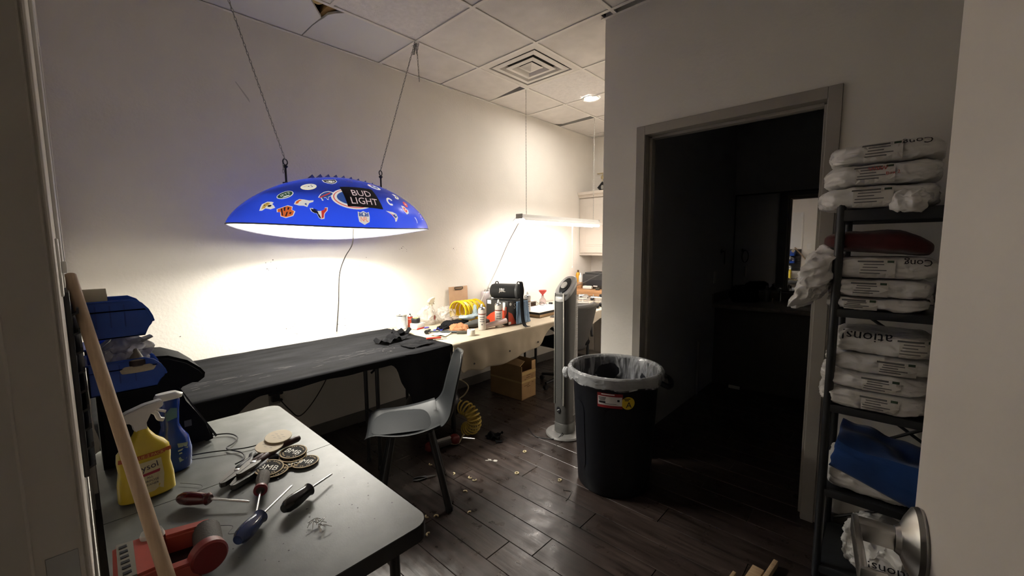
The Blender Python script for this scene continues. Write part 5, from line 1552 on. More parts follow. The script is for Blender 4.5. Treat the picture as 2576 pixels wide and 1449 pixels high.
ob('work_glove', b_, GLOVE, loc=(.40, 2.35, ZT + .045), rotz=-.2, label='pale blue work glove lying on the black gloves', cat='glove')
b_ = B(); blob(b_, (0, 0, .0), (.03, .016, .06), 2.2, 10, .010, 20, 4.0); ob('blue_rag', b_, GLOVE, loc=(.37, 2.47, ZT + .10), label='pale blue rag standing up in front of the yellow hose', cat='rag')
b_ = B(); blob(b_, (0, 0, .022), (.08, .13, .024), 2.5, 12, .012, 14, 7.0)
for k in range(3): tube(b_, smooth_pts([(.0 + .03 * k, -.1, .022), (.02 + .035 * k, -.15, .022), (.03 + .03 * k, -.20, .016)], 5), .013, 8)
ob('work_glove', b_, BLACKCLOTH, loc=(.37, 2.23, ZT), label='pair of black work gloves under the pale blue one', cat='glove')
b_ = B(); blob(b_, (0, 0, .026), (.05, .14, .026), 3.0, 12, .008, 12, 2.0); ob('folded_cloth', b_, M('quilt_grey', (.06, .06, .055), .8, bump=.4, bscale=60), loc=(.52, 2.36, ZT), rotz=.1, label='folded dark grey quilted cloth behind the front spray can', cat='cloth')
cp = thing('cap', 'orange brown baseball cap on the tan cloth', 'cap', (.56, 2.13, ZT), -.6)
LEATH = M('cap_brown', (.40, .17, .07), .75, var=.12, vscale=12)
b_ = B(); blob(b_, (0, 0, .012), (.085, .072, .042), 2.3, 18, .017, 26, 3.4)
for v in b_.verts: v.co.z = max(v.co.z, .001)
ob('crown', b_, LEATH, cp)
b_ = B(); prism(b_, circ(.07, .065, 20, (-.085, 0), PI / 2, 1.5 * PI) + [(-.03, -.065), (-.03, .065)], .006, .011, lambda u, v, h: (u, v, h - .3 * v * v)); ob('brim', b_, LEATH, cp)
b_ = B(); tube(b_, smooth_pts([(-.05, .04, .022), (-.062, 0, .024), (-.05, -.04, .022)]), .004, 6); ob('opening_band', b_, M('cap_dark_brown', (.10, .03, .01), .8), cp)  # darker brown band along the cap opening
hm_ = thing('hammer', 'black handled hammer lying at the left of the tan cloth', 'hammer', (.53, 1.975, ZT), math.atan2(.165, .238))
b_ = B(); tube(b_, [(-.11, 0, .012), (.14, 0, .012)], [.006, .0105], 10); ob('handle', b_, M('hammer_handle', (.015, .02, .025), .5), hm_)
b_ = B(); lathe(b_, [(0, -.05), (.016, -.05), (.016, -.03), (.010, -.025), (.011, .02), (.004, .055), (0, .055)], 14, (-.115, 0, .016), axis=(0, 1, 0)); ob('head', b_, M('hammer_head', (.03, .03, .03), .4, .6), hm_)
b_ = B(); box(b_, -.04, .04, -.012, .012, 0, .022, .003); ob('sanding_block', b_, M('block_grey', (.07, .065, .05), .8), loc=(.665, 2.065, ZT), rotz=.75, label='small dark block at the end of the hammer', cat='block')
rag('blue nitrile glove crumpled beside the cap', .44, 2.01, .07, .08, 11.0, M('nitrile_blue', (.02, .03, .25), .5), .05, .2, 'glove', 'nitrile_glove', ZT)
b_ = B(); torus(b_, (0, 0, .006), .02, .005, (0, 0, 1), 16, 6, .6); ob('rubber_ring', b_, M('ring_violet', (.06, .05, .30), .5), loc=(.27, 2.01, ZT), label='violet blue ring next to the small white carton', cat='ring')
rag('pale crumpled paper under the hammer', .57, 1.93, .13, .10, 13.0, M('paper_cream', (.62, .56, .40), .8), .015, .5, 'paper', 'paper_scrap', ZT)
tp = thing('tape_roll', 'short white tape roll at the cloth front edge', 'tape', (.765, 2.075, ZT))
b_ = B(); lathe(b_, [(.018, 0), (.030, 0), (.031, .002), (.031, .043), (.030, .045), (.018, .045), (.018, 0)], 28); ob('tape', b_, M('tape_white', (.78, .75, .66), .5), tp)
b_ = B(); tube(b_, [(0, 0, .0), (0, .20, .03)], [.020, .024], 16); ob('paper_tube', b_, M('tube_pink', (.60, .46, .44), .6, var=.1), loc=(.66, 2.32, ZT + .022), rotz=-.35, label='pale pink rolled tube lying behind the spray cans', cat='tube')

# red box with the speaker
rb = thing('red_carton', 'red and black printed carton under the black speaker', 'box', (.45, 2.54, ZT))
BXW, BXD, BXH = .27, .26, .212
b_ = B(); box(b_, 0, BXW, 0, BXD, 0, BXH, .002); ob('carton', b_, M('carton_black', (.025, .025, .025), .4), rb)
FRED = M('carton_red', (.62, .075, .03), .4)
for nm, fn in (('end_print', lambda u, v: V((u, -.0012, v))), ('side_print', lambda u, v: V((BXW + .0012, u, v)))):
    b_ = B(); flat(b_, [(0.004, .004), (.20 if nm == 'end_print' else .1, .004), (.256, .11), (.256, .165), (.15, .13), (.06, .09), (.004, .05)] if nm == 'end_print' else [(.004, .004), (.11, .004), (.08, .05), (.05, .10), (.004, .12)], fn, .2); pr = ob(nm, b_, FRED, rb, smooth=False)
    b_ = B()
    if nm == 'end_print':
        f2 = lambda u, v: V((u, -.0024, v))
        add_text(b_, 'OP', f2, width=.075, ctr=(.165, .115)); flat(b_, moved(rrect(.05, .035, .003), .04, .19), f2); flat(b_, moved(rrect(.03, .07, .003), .225, .165), f2)
        for i in range(4): flat(b_, moved(rrect(.06, .004, .001), .16, .06 - .009 * i), f2)
    else:
        f2 = lambda u, v: V((BXW + .0024, u, v)); add_text(b_, 'S', f2, height=.045, ctr=(.085, .165)); flat(b_, moved(circ(.014, .014, 14), .03, .185), f2);  flat(b_, moved(rrect(.03, .022, .002), -.0 + .02, .02), f2)
    ob('box_lettering', b_, WHITEP, pr, smooth=False, kind='stuff')
ax = V((.93, .46, 0)).normalized()
sk = thing('bluetooth_speaker', 'black cylindrical portable speaker on top of the red carton', 'speaker', (.585, 2.665, ZT + BXH + .071), math.atan2(ax.y, ax.x))
b_ = B(); lathe(b_, [(0, -.145), (.045, -.145), (.060, -.135), (.068, -.11), (.068, .10), (.066, .125), (.060, .14), (.050, .142)], 32, axis=(1, 0, 0)); ob('grille', b_, M('speaker_mesh', (.012, .012, .012), .75, bump=.5, bscale=500), sk)
b_ = B(); lathe(b_, [(.050, .142), (.056, .147), (.056, .150), (.048, .150), (.044, .138), (0, .140)], 32, axis=(1, 0, 0)); ob('passive_radiator', b_, M('radiator_black', (.02, .02, .022), .3), sk)
b_ = B(); lathe(b_, [(.0685, .095), (.070, .10), (.070, .112), (.067, .118)], 32, axis=(1, 0, 0)); ob('end_ring', b_, M('ring_grey', (.10, .10, .10), .4), sk)
b_ = B(); add_text(b_, 'JBL', lambda u, v: V((u - .02, -.0695 * math.cos(v / .07 + .15), .0695 * math.sin(v / .07 + .15))), width=.062, height=.042); ob('logo', b_, M('logo_silver', (.55, .5, .45), .4, .5), sk, smooth=False)
for xx in (-.09, .115):
    b_ = B(); torus(b_, (xx, 0, .072), .014, .005, (0, 1, 0), 14, 6); ob('strap_loop', b_, BLACK, sk)
b_ = B()
vs = smooth_pts([(.115, 0, .085), (.145, -.03, .08), (.16, -.065, .02), (.165, -.085, -.06), (.17, -.09, -.16), (.19, -.13, -.24), (.22, -.18, -.274), (.26, -.21, -.274)], 6)
for i in range(len(vs) - 1):
    a, c_ = vs[i], vs[i + 1]
    off = V((.012, .012, 0))
    face(b_, [b_.verts.new(p) for p in (a - off, a + off, c_ + off, c_ - off)])
bmesh.ops.remove_doubles(b_, verts=b_.verts, dist=.0004)
o = ob('strap', b_, BLACKCLOTH, sk); o.modifiers.new('solid', 'SOLIDIFY').thickness = .003
def towel(u, v):
    y = 2.64 + .14 * u
    n = .012 * math.sin(u * 14 + v * 2) + .006 * noise.noise(V((u * 6, v * 5, 1)))
    flare = .03 * v * v
    return V((.728 + abs(n) + flare * .6, y + (u - .5) * .06 * v, ZT + BXH - .01 - v * (BXH - .016)))
b_ = B(); grid(b_, 20, 16, towel); o = ob('towel', b_, M('towel_blue', (.22, .33, .48), .9, bump=.3, bscale=200), label='light blue towel hanging down the side of the red carton', cat='towel'); o.modifiers.new('solid', 'SOLIDIFY').thickness = .003

spray_can('tall white can with an orange label behind the red carton', .47, 2.93, .24, .034, (.62, .58, .54), (.60, .12, .03), words=2)
spray_can('tall white can with a plain cap behind the towel', .52, 3.03, .24, .033, (.66, .64, .62), (.45, .2, .1), words=2)
cbx = thing('carton_stack', 'dark carton with papers stacked on it behind the speaker', 'carton', (.16, 3.06, ZT), .1)
b_ = B(); box(b_, -.10, .10, -.08, .08, 0, .24, .003); ob('carton', b_, M('carton_dark', (.03, .03, .028), .6), cbx)
b_ = B(); box(b_, -.13, .13, -.11, .11, .241, .262, .002); ob('paper_stack', b_, M('paper_white', (.72, .70, .67), .7), cbx)
b_ = B(); box(b_, -.11, .14, -.06, .16, .264, .268, .001); ob('top_sheet', b_, M('sheet_pale', (.66, .64, .62), .6), cbx)
br = thing('display_board', 'white topped board with a black edge lying on a wooden plank', 'board', (.50, 3.28, ZT), .06)
b_ = B(); box(b_, -.17, .17, -.27, .27, 0, .028, .002); ob('plank_base', b_, WOOD, br)
b_ = B(); box(b_, -.14, .17, -.28, .28, .0285, .048, .003); ob('black_edge', b_, BLACK, br)
b_ = B(); box(b_, -.138, .168, -.278, .278, .0482, .052, .001); ob('white_face', b_, M('board_face', (.76, .73, .67), .5), br)
wt = thing('wooden_tray', 'brown wooden tray holding papers against the far end of the tan cloth', 'tray', (.16, 3.36, ZT), .05)
b_ = B(); box(b_, -.1, .1, -.12, .12, 0, .012); box(b_, -.1, .1, -.12, -.108, 0, .07, .002); box(b_, -.1, .1, .108, .12, 0, .07, .002); box(b_, -.1, -.088, -.12, .12, 0, .07, .002); box(b_, .088, .1, -.12, .12, 0, .07, .002); ob('tray', b_, M('tray_brown', (.10, .055, .035), .6, var=.2, vscale=12), wt, smooth=False)
b_ = B(); box(b_, -.12, .10, -.1, .14, .072, .080, .001); box(b_, -.09, .11, -.13, .10, .082, .088, .001); ob('papers', b_, M('paper_white2', (.70, .68, .64), .7), wt, smooth=False)
fb = thing('funnel_bottle', 'small clear bottle topped with a red funnel near the tower fan', 'bottle', (.30, 3.545, ZT))
b_ = B(); lathe(b_, [(0, 0), (.035, 0), (.036, .004), (.036, .09), (.014, .12), (.014, .14)], 22); ob('body', b_, thin_film('bottle_pink', (.66, .52, .50), .3, .2, .05, 4), fb)
b_ = B(); lathe(b_, [(.008, .13), (.010, .15), (.042, .185), (.045, .20), (.043, .20), (.008, .152)], 22); ob('funnel', b_, M('funnel_red', (.65, .06, .05), .35), fb)
b_ = B(); box(b_, -.02, .02, -.015, .015, 0, .07, .003); ob('power_brick', b_, BLACK, loc=(.40, 3.56, ZT), rotz=.4, label='small black power brick beside the funnel bottle', cat='adapter')
for (x, y, r_, lb_, m_) in ((.62, 3.08, .0, 'folded pale paper at the front edge beside the towel', 'paper_cream'), (.74, 3.18, .4, 'grey flat plastic card lying at the cloth front', 'block_grey')):
    b_ = B(); box(b_, -.035, .035, -.05, .05, 0, .004, .001); ob('paper_slip', b_, MATS[m_], loc=(x, y, ZT), rotz=r_, label=lb_, cat='paper')
gg = thing('safety_glasses', 'clear safety glasses resting on the white board', 'glasses', (.38, 3.38, ZT + .0525), .4)
b_ = B()
for s in (-1, 1): torus(b_, (s * .033, 0, .02), .026, .002, (0, 1, .2), 16, 5, .75)
ob('lens_frame', b_, BLACK, gg)
b_ = B()
for s in (-1, 1): tube(b_, [(s * .06, 0, .022), (s * .062, .11, .006)], .002, 5)
ob('temple', b_, BLACK, gg)

# ------------------------------------------------------------------ far corner: desk, counter, cabinets, office chair
CREAM = M('cabinet_cream', (.66, .60, .53), .5, var=.03)
uc = thing('wall_cabinet', 'cream raised panel wall cabinet with crown moulding in the far corner', 'cabinet', (0, 0, 0))
b_ = B(); box(b_, .004, .95, 4.71, 5.018, 1.30, 2.06, .003); ob('body', b_, CREAM, uc)
b_ = B(); prism(b_, [(0, 2.06), (.02, 2.06), (.03, 2.09), (.055, 2.10), (.06, 2.13), (0, 2.13)], .004, 1.0, lambda u, v, h: (h, 4.712 - u, v)); ob('crown_moulding', b_, CREAM, uc, smooth=False)
for (xa, xb) in ((.03, .47), (.48, .92)):
    b_ = B(); box(b_, xa, xb, 4.690, 4.709, 1.335, 2.045, .003)
    box(b_, xa + .07, xb - .07, 4.686, 4.692, 1.42, 1.96, .004); box(b_, xa + .09, xb - .09, 4.682, 4.688, 1.44, 1.94, .004)
    d_ = ob('door', b_, CREAM, uc)
    b_ = B(); lathe(b_, [(0, 0), (.006, 0), (.006, .01), (.014, .016), (.014, .022), (0, .026)], 14, ((xb - .03) if xa < .1 else xa + .03, 4.69, 1.42), axis=(0, -1, 0)); ob('knob', b_, M('knob_copper', (.45, .28, .2), .35, .7), d_)
bc = thing('base_cabinet', 'cream raised panel base cabinet under the wooden counter', 'cabinet', (0, 0, 0))
b_ = B(); box(b_, .014, 1.60, 4.47, 5.018, .08, .80, .003); box(b_, .014, 1.60, 4.52, 5.018, .0, .08); ob('body', b_, CREAM, bc)
for k in range(4):
    xa = .03 + .39 * k
    b_ = B(); box(b_, xa, xa + .37, 4.451, 4.469, .10, .78, .003); box(b_, xa + .06, xa + .31, 4.446, 4.453, .17, .71, .004); box(b_, xa + .085, xa + .285, 4.441, 4.448, .195, .685, .004); d_ = ob('door', b_, CREAM, bc)
    b_ = B(); lathe(b_, [(0, 0), (.006, 0), (.006, .01), (.014, .016), (.014, .022), (0, .026)], 12, (xa + .34, 4.451, .70), axis=(0, -1, 0)); ob('knob', b_, MATS['knob_copper'], d_)
b_ = B(); box(b_, .004, 1.65, 4.42, 5.018, .80, .872, .006); ob('wooden_counter', b_, M('counter_wood', (.42, .22, .10), .5, var=.25, vscale=5, stretch=(1, 9, 9)), label='brown wooden counter top along the far wall', cat='counter')
ZK = .8725
prn = thing('printer', 'black printer on the wooden counter under the wall cabinet', 'printer', (.36, 4.74, ZK))
b_ = B(); box(b_, -.21, .21, -.17, .17, 0, .19, .010); ob('body', b_, M('printer_black', (.03, .03, .03), .4), prn)
b_ = B(); box(b_, -.19, .19, -.15, .15, .191, .21, .006); ob('scanner_lid', b_, M('printer_lid', (.05, .05, .05), .45), prn)
b_ = B(); box(b_, -.15, .17, -.175, -.168, .045, .12, .002); ob('paper_slot', b_, PRINT, prn, smooth=False)
b_ = B(); box(b_, -.04, .02, -.18, -.172, .03, .045, .002); ob('badge', b_, WHITEP, prn)
b_ = B(); tube(b_, smooth_pts([(-.27, -.24, .03), (-.15, -.24, .08), (.0, -.22, .16), (.10, -.18, .215)]), .005, 6); ob('cable', b_, M('cable_grey', (.1, .1, .1), .5), prn)
for (x, y, h, r, col, capc, lb_) in ((.06, 4.60, .155, .030, (.62, .30, .02), (.12, .06, .02), 'orange bottle with a dark cap on the counter by the wall'), (.125, 4.56, .12, .024, (.60, .62, .60), (.8, .8, .78), 'white capped bottle with a teal band beside the orange bottle')):
    t = thing('bottle', lb_, 'bottle', (x, y, ZK + .0))
    zz = .08
    b_ = B(); box(b_, -r, r, -r, r, 0, zz, .002); ob('stand_block', b_, M('stand_wood', (.4, .22, .1), .6), t)
    b_ = B(); lathe(b_, [(0, zz), (r * .95, zz), (r, zz + .006), (r, zz + h * .6), (r * .8, zz + h * .74), (r * .4, zz + h * .82)], 18); ob('body', b_, M('bottle_%d' % int(col[1] * 100), col, .3), t)
    b_ = B(); lathe(b_, [(r * .45, zz + h * .8), (r * .45, zz + h), (0, zz + h)], 14); ob('cap', b_, M('cap_%d' % int(capc[0] * 100), capc, .4), t)
for (x, y, w_, d_, h, m_, lb_, nm, rz) in ((.28, 4.49, .13, .05, .045, 'carton_white', 'small white box on the counter before the printer', 'small_box', .05), (.60, 4.50, .12, .06, .06, 'tube_pink', 'pinkish packet on the counter before the printer', 'packet', .3), (.44, 4.47, .05, .04, .03, 'block_grey', 'small grey box between the packets on the counter', 'small_box', .2)):
    b_ = B(); blob(b_, (0, 0, h / 2), (w_ / 2, d_ / 2, h / 2), 6, 6, .003, 20, 1.0); ob(nm, b_, MATS[m_], loc=(x, y, ZK + .001), rotz=rz, label=lb_, cat='box')
dm = thing('hanging_sign', 'small black diamond sign hanging on the wall above the far cabinet', 'sign', (.17, 5.006, 2.22))
b_ = B(); prism(b_, [(0, -.075), (.075, 0), (0, .075), (-.075, 0)], 0, .006, lambda u, v, h: (u, -h, v)); ob('plate', b_, BLACK, dm, smooth=False)
b_ = B(); prism(b_, [(0, -.085), (.085, 0), (0, .085), (-.085, 0)], -.004, .0005, lambda u, v, h: (u, -h, v)); ob('border', b_, M('border_grey', (.45, .44, .42), .5), dm, smooth=False)
b_ = B(); flat(b_, circ(.02, .03, 12), lambda u, v: V((u, -.0068, v))); ob('mark', b_, MATS['border_grey'], dm, smooth=False)
b_ = B(); tube(b_, [(0, -.004, .075), (0, -.004, .18)], .004, 6); box(b_, -.07, .09, -.03, -.0, .18, .188, .002); blob(b_, (0, -.01, .13), (.02, .008, .025), 2.5, 5); ob('hanger', b_, M('hanger_cream', (.55, .45, .25), .5), dm)
th = thing('thermostat', 'small black and white wall box beside the diamond sign', 'thermostat', (.36, 5.018, 2.25))
b_ = B(); box(b_, -.04, .04, -.02, 0, -.05, .05, .004); ob('case', b_, BLACK, th)
b_ = B(); box(b_, -.02, .025, -.022, -.02, -.03, .03, .001); ob('screen', b_, WHITEP, th, smooth=False)

dk = thing('work_desk', 'cream covered work desk between the tan cloth table and the counter', 'desk', (0, 0, 0))
b_ = B(); box(b_, .02, .83, 3.66, 4.40, .705, .735, .006); ob('desktop', b_, WOOD, dk)
for (x, y) in ((.07, 3.70), (.79, 3.70), (.07, 4.36), (.79, 4.36)):
    b_ = B(); tube(b_, [(x, y, .705), (x, y, 0)], .016, 8); ob('leg', b_, BLACKM, dk)
b_ = cloth(3.645, 4.41, .01, .84, .7365, lambda y: .10 + .03 * math.sin(y * 11), 40, .012, 21.0)
o = ob('tablecloth', b_, M('cream_cloth', (.62, .56, .46), .9, bump=.3, bscale=200), label='cream cloth over the work desk near the base cabinet', cat='tablecloth'); o.modifiers.new('solid', 'SOLIDIFY').thickness = .002
ZD = .7415
ww = thing('grinder', 'small bench grinder with chrome fittings on the cream desk', 'grinder', (.40, 4.14, ZD), .7)
b_ = B(); box(b_, -.06, .10, -.05, .05, 0, .02, .004); ob('base', b_, M('grinder_white', (.6, .58, .55), .4), ww)
b_ = B(); lathe(b_, [(0, -.012), (.07, -.012), (.072, 0), (.07, .012), (0, .012)], 26, (-.08, 0, .085), axis=(1, 0, 0)); ob('wheel', b_, BLACK, ww)
b_ = B(); lathe(b_, [(0, -.05), (.03, -.05), (.035, -.04), (.035, .05), (.02, .07), (0, .07)], 20, (.03, 0, .075), axis=(1, 0, 0)); tube(b_, [(.03, 0, .02), (.03, 0, .06)], .015, 8); ob('motor', b_, CHROME, ww)
cv = thing('clamp_stand', 'chrome clamp stand with dark knobs on the cream desk', 'stand', (.58, 4.22, ZD), .3)
b_ = B(); box(b_, -.07, .07, -.04, .04, 0, .012, .003); tube(b_, [(-.04, 0, .01), (-.04, 0, .11)], .007, 8); tube(b_, [(.04, 0, .01), (.04, 0, .09)], .007, 8); tube(b_, [(-.07, 0, .075), (.07, 0, .075)], .009, 8); ob('frame', b_, CHROME, cv)
for q in ((.05, 0, .10), (-.05, -.02, .055)):
    b_ = B(); blob(b_, q, (.02, .02, .016), 3, 6); ob('knob', b_, BLACK, cv)
b_ = B(); box(b_, -.15, .15, -.09, .09, 0, .03, .01); ob('black_tray', b_, BLACK, loc=(.62, 3.92, ZD), rotz=.5, label='flat black tray on the cream desk behind the office chair', cat='tray')
b_ = B(); blob(b_, (0, 0, .025), (.04, .03, .025), 3, 6); ob('camera_gadget', b_, BLACK, loc=(.76, 4.05, ZD), label='small black gadget at the front edge of the cream desk', cat='gadget')

ocx, ocy = .71, 3.40
oc = thing('office_chair', 'grey backed office chair with black seat pulled up to the tables', 'chair', (ocx, ocy, 0), math.radians(172))
OG = M('office_grey', (.042, .040, .039), .6, var=.08, vscale=8)
def oback(u, v):
    y = (u - .5) * 2
    z = .40 + .44 * v
    wd = .17 + .07 * sstep(0, .8, v)
    if v > .93: wd *= 1 - .15 * ((v - .93) / .07)
    return V((-.20 - .06 * v - .07 * max(0, v - .75) + .075 * y * y, wd * y, z))
b_ = B(); grid(b_, 22, 22, oback); o = ob('backrest', b_, OG, oc); md = o.modifiers.new('solid', 'SOLIDIFY'); md.thickness = .03; md.offset = 0
b_ = B(); tube(b_, [oback(k / 20, 1.0) for k in range(21)], .024, 10); ob('top_roll', b_, M('office_roll', (.085, .082, .08), .45), oc)
b_ = B(); blob(b_, (.02, 0, .45), (.23, .23, .04), 3.5, 12, .006, 8, 1.0); ob('seat', b_, BLACKCLOTH, oc)
for s in (-1, 1):
    b_ = B(); tube(b_, smooth_pts([(-.17, s * .22, .50), (-.1, s * .26, .62), (.08, s * .26, .62), (.12, s * .23, .46)]), .014, 8); ob('armrest', b_, BLACK, oc)
b_ = B(); tube(b_, [(0, 0, .41), (0, 0, .1)], .026, 12); ob('gas_column', b_, BLACKM, oc)
for k in range(5):
    a = 2 * PI * k / 5 + .3
    b_ = B(); tube(b_, [(0, 0, .10), (.27 * math.cos(a), .27 * math.sin(a), .065)], [.024, .014], 8); lg = ob('base_leg', b_, BLACKM, oc)
    b_ = B(); lathe(b_, [(0, -.018), (.022, -.018), (.026, -.012), (.026, .012), (.022, .018), (0, .018)], 14, (.27 * math.cos(a), .27 * math.sin(a), .026), axis=(-math.sin(a), math.cos(a), 0)); ob('caster', b_, BLACK, lg)

# ------------------------------------------------------------------ under the tables and on the floor
cmp_ = thing('air_compressor', 'black air compressor under the tables with white lettering', 'compressor', (.57, 1.85, 0))
b_ = B(); lathe(b_, [(0, -.21), (.08, -.21), (.125, -.185), (.14, -.15), (.14, .13), (.125, .165), (.08, .19), (0, .19)], 32, (0, 0, .19), axis=(0, 1, 0)); tk = ob('tank', b_, M('compressor_black', (.012, .012, .014), .35), cmp_)
b_ = B(); add_text(b_, 'HUSKY', lambda u, v: V((.1415 * math.cos(v / .14 + .35), u, .19 + .1415 * math.sin(v / .14 + .35))), width=.15, height=.035, ctr=(-.05, .0)); ob('lettering', b_, M('lettering_grey', (.45, .43, .42), .5), tk, smooth=False)
b_ = B(); box(b_, -.08, .08, -.12, .10, .33, .42, .02); ob('pump_cover', b_, BLACK, cmp_)
b_ = B(); tube(b_, smooth_pts([(0, -.16, .34), (0, -.18, .48), (0, 0, .52), (0, .14, .48), (0, .14, .34)]), .014, 8); ob('carry_handle', b_, BLACKM, cmp_)
for (x, y) in ((.1, -.13), (.1, .11), (-.1, -.13), (-.1, .11)):
    b_ = B(); lathe(b_, [(0, 0), (.022, 0), (.020, .08), (0, .085)], 10, (x, y, 0)); ob('foot', b_, BLACK, cmp_)
yh = thing('coiled_hose', 'yellow coiled air hose bundle on the floor by the compressor', 'hose', (.77, 1.945, 0))
HY = M('hose_dull_yellow', (.52, .37, .07), .4)
b_ = B(); pts = []
for k in range(13 * 16 + 1):
    a = 2 * PI * k / 16; q = k / 208
    ang = -1.5 + 3.2 * q
    cpt = V((.105 * math.cos(ang), .05 * math.cos(ang * .5), .105 + .085 * math.sin(ang)))
    rd = V((math.cos(ang), 0, math.sin(ang)))
    pts.append(cpt + rd * (.05 * math.cos(a)) + V((0, 1, 0)) * (.05 * math.sin(a)))
tube(b_, pts, .0070, 6); ob('coil', b_, HY, yh)
b_ = B(); tube(b_, smooth_pts([pts[-1], (-.04, .03, .25), (.0, .05, .29), (.03, .06, .36), (-.02, .02, .41), (-.10, -.02, .39)]), .0055, 6); ob('hose_end', b_, M('hose_pale', (.50, .42, .25), .4), yh)
b_ = B(); tube(b_, smooth_pts([pts[0], (.10, -.06, .03), (.14, -.14, .012), (.13, -.20, .03)]), .0055, 6); ob('hose_end', b_, M('hose_pale', (.50, .42, .25), .4), yh)
nl = thing('air_tool', 'red and grey air tool lying on the floor under the shell chair', 'tool', (.87, 1.70, 0), math.radians(78))
b_ = B(); box(b_, -.12, .12, -.025, .025, .02, .06, .01); ob('body', b_, M('tool_grey', (.08, .075, .075), .4, .3), nl)
for (x, w_) in ((.09, .036), (-.09, .04)):
    b_ = B(); blob(b_, (x, 0, .04), (w_, .034, .034), 3, 8, .006, 20, x); ob('red_cap', b_, M('air_red', (.13, .010, .010), .5), nl)
b_ = B(); box(b_, -.06, .06, -.012, .012, .06, .072, .002); ob('top_plate', b_, M('plate_pale', (.4, .38, .37), .4), nl)
b_ = B(); tube(b_, [(.15, 0, .035), (.24, -.03, .012)], .006, 8); ob('air_plug', b_, STEEL, nl)
cbx2 = thing('cardboard_box', 'torn brown cardboard box under the tan drop cloth', 'box', (.29, 2.735, 0), .03)
b_ = B()
for q in ((0, .40, 0, .006, 0, .32), (0, .40, .204, .21, 0, .35), (0, .006, 0, .21, 0, .35), (.394, .40, 0, .21, 0, .27), (0, .40, 0, .21, 0, .006)): box(b_, *q)
ob('walls', b_, CARD, cbx2, smooth=False)
b_ = B(); prism(b_, [(.02, .0), (.38, .0), (.36, .10), (.2, .13), (.05, .09)], 0, .004, lambda u, v, h: (u, .004 + v * .9, .32 + h + v * .25)); prism(b_, [(.394, .15), (.40, .15), (.40, .21), (.394, .21)], .27, .35); ob('torn_flap', b_, M('cardboard_light', (.45, .28, .13), .85, var=.15), cbx2, smooth=False)
b_ = B(); box(b_, .4, .4015, 0, .21, .16, .18); box(b_, .4, .4015, 0, .21, .235, .262); box(b_, 0, .4, -.0015, 0, .16, .175); ob('parcel_tape', b_, M('parcel_tape', (.50, .34, .14), .3), cbx2, smooth=False)
b_ = B(); fn = lambda u, v: V((.4022, u, v))
for (u, v, w_) in ((.10, .225, .06), (.09, .205, .05), (.05, .19, .02), (.15, .21, .012), (.15, .19, .012), (.07, .13, .07), (.10, .115, .05), (.16, .145, .02), (.10, .145, .03)): flat(b_, moved(rrect(w_, .006, .001), u, v), fn)
ob('box_print', b_, M('box_ink', (.12, .06, .02), .8), cbx2, smooth=False, kind='stuff')
b_ = B(); box(b_, 0, .26, 0, .22, 0, .20, .002); ob('cardboard_box', b_, M('cardboard_plain', (.30, .19, .10), .85, var=.08, vscale=8), loc=(1.88, .28, 0), label='plain brown cardboard box under the grey table', cat='box')
rag('crumpled black cloth scrap on the bare floor by the tower fan', 1.02, 2.06, .11, .09, 17.0, BLACKCLOTH, .05, .4, 'cloth', 'cloth_scrap', .0)
rag('small black leaf-like scrap beside the black floor cloth', 1.10, 2.03, .05, .03, 19.0, BLACKCLOTH, .02, .9, 'scrap', 'cloth_scrap', .0)
# small pale ring offcuts and slivers
CHIP = M('chip_pale', (.60, .50, .30), .7)
for k, (x, y, arc) in enumerate(((1.335, 2.05, 1), (1.296, 1.582, .6), (1.335, 1.582, .55), (1.477, 1.812, 1), (1.386, 1.462, .5), (1.55, 1.355, .45), (1.405, 1.183, .55), (1.724, 1.929, .8), (1.185, 1.536, .5), (1.44, 1.215, .6), (1.523, 1.107, .5), (.985, 1.51, .5), (1.03, 1.53, .6))):
    b_ = B(); torus(b_, (0, 0, .003), .0105, .0045, (0, 0, 1), 14, 5, 1.0, arc); ob('ring_offcut', b_, CHIP, loc=(x, y, 0), rotz=k * 1.3, label='small pale ring offcut lying on the dark plank floor', cat='offcut', group='pale ring offcuts on the floor')
b_ = B()
for k in range(9):
    a = random.uniform(0, 3); x, y = random.gauss(0, .02), random.gauss(0, .014)
    box(b_, x, x + .022, y, y + .004, 0, .003)
ob('paper_slivers', b_, M('sliver_white', (.72, .68, .62), .8), loc=(1.268, 1.83, 0), rotz=.6, label='cluster of white paper slivers on the floor', cat='paper', kind='stuff')
b_ = B()
for k in range(34):
    x, y = random.uniform(1.2, 2.1), random.uniform(1.0, 2.2); a = random.uniform(0, 6.28); l_ = random.uniform(.002, .007)
    flat(b_, [(x, y), (x + l_ * math.cos(a), y + l_ * math.sin(a)), (x + l_ * math.cos(a) + .001, y + l_ * math.sin(a) + .0015), (x + .001, y + .0015)], lambda u, v: V((u, v, .0009)))
ob('floor_dust', b_, M('dust_dark', (.012, .01, .01), .9), label='scattered dark dust and crumbs on the plank floor', cat='dust', kind='stuff', smooth=False)
b_ = B(); tube(b_, smooth_pts([(1.80, 1.86, .002), (1.84, 1.88, .002), (1.86, 1.84, .002), (1.87, 1.79, .002)]), .002, 5); ob('thread', b_, M('thread_grey', (.1, .09, .08), .8), label='short grey thread on the floor before the trash can', cat='thread')
pl2 = thing('snips', 'small steel snips on the floor beside the shell chair legs', 'snips', (1.10, 1.40, 0), 1.1)
b_ = B(); prism(b_, [(-.01, -.01), (.05, -.004), (.055, 0), (.05, .004), (-.01, .01)], .003, .010); ob('blades', b_, STEEL, pl2, smooth=False)
for s in (-1, 1):
    b_ = B(); tube(b_, smooth_pts([(-.005, s * .006, .007), (-.05, s * .018, .007), (-.085, s * .010, .007)]), .005, 8); ob('grip', b_, BLACK, pl2)
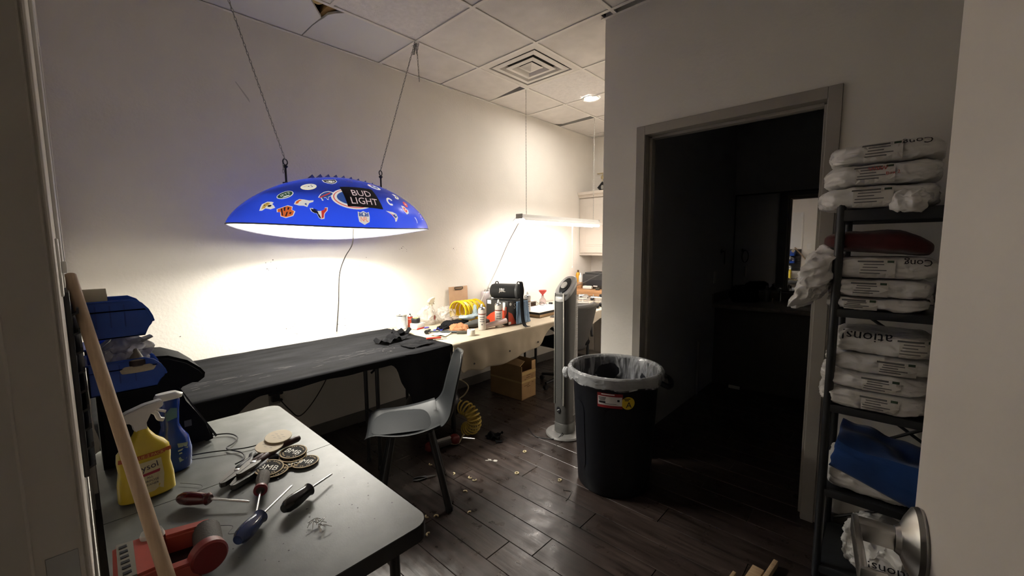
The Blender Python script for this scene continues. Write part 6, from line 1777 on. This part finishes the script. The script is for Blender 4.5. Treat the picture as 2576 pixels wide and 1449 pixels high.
# pendant cord down the wall to the outlet
b_ = B(); tube(b_, smooth_pts([(.28, 1.40, 1.56), (.22, 1.415, 1.45), (.10, 1.41, 1.35), (.02, 1.40, 1.22), (.012, 1.385, 1.0), (.010, 1.36, .78)], 8), .0038, 6); tube(b_, smooth_pts([(.010, 1.36, .715), (.03, 1.32, .58), (.05, 1.24, .43), (.05, 1.13, .28), (.05, 1.04, .215), (.045, .98, .28), (.035, .93, .36)], 8), .0042, 6)
cdo = ob('lamp_cord', b_, M('cord_brown', (.03, .025, .02), .5), label='dark lamp cord running down the wall behind the black table', cat='cord')
wo = thing('wall_outlet', 'wall outlet with a black plug adapter under the black table', 'outlet', (0, .90, .39))
b_ = B(); box(b_, .0, .005, -.036, .036, -.058, .058, .0015); ob('plate', b_, M('outlet_plate', (.35, .33, .3), .5), wo)
b_ = B(); box(b_, .005, .045, -.025, .025, -.03, .03, .005); blob(b_, (.03, -.03, .03), (.012, .014, .012), 3, 5); blob(b_, (.03, .034, .022), (.012, .016, .01), 3, 5); blob(b_, (.03, .03, -.028), (.012, .014, .01), 3, 5); ob('adapter', b_, BLACK, wo)
# scuffs on the long wall
for (y, z, n, sp_) in ((.93, 1.32, 9, .02), (1.98, 1.42, 8, .02), (1.05, .86, 7, .03), (1.45, .82, 6, .03), (2.55, 1.40, 4, .015), (.42, .89, 2, .01), (1.62, 1.3, 2, .03)):
    b_ = B()
    for k in range(n):
        yy, zz, r = y + random.gauss(0, sp_), z + random.gauss(0, sp_), random.uniform(.0012, .004)
        flat(b_, circ(r, r * random.uniform(.5, 1.6), 7, (yy, zz)), lambda u, v: V((.0008, u, v)))
    ob('scuff_mark', b_, M('scuff_grey', (.16, .14, .12), .9), wl, smooth=False, kind='stuff')
b_ = B(); flat(b_, [(.80, 2.48), (.805, 2.482), (.87, 2.395), (.878, 2.37), (.868, 2.38)], lambda u, v: V((.0008, u, v))); ob('scuff_mark', b_, M('scuff_soft', (.55, .52, .48), .9), wl, smooth=False, kind='stuff')
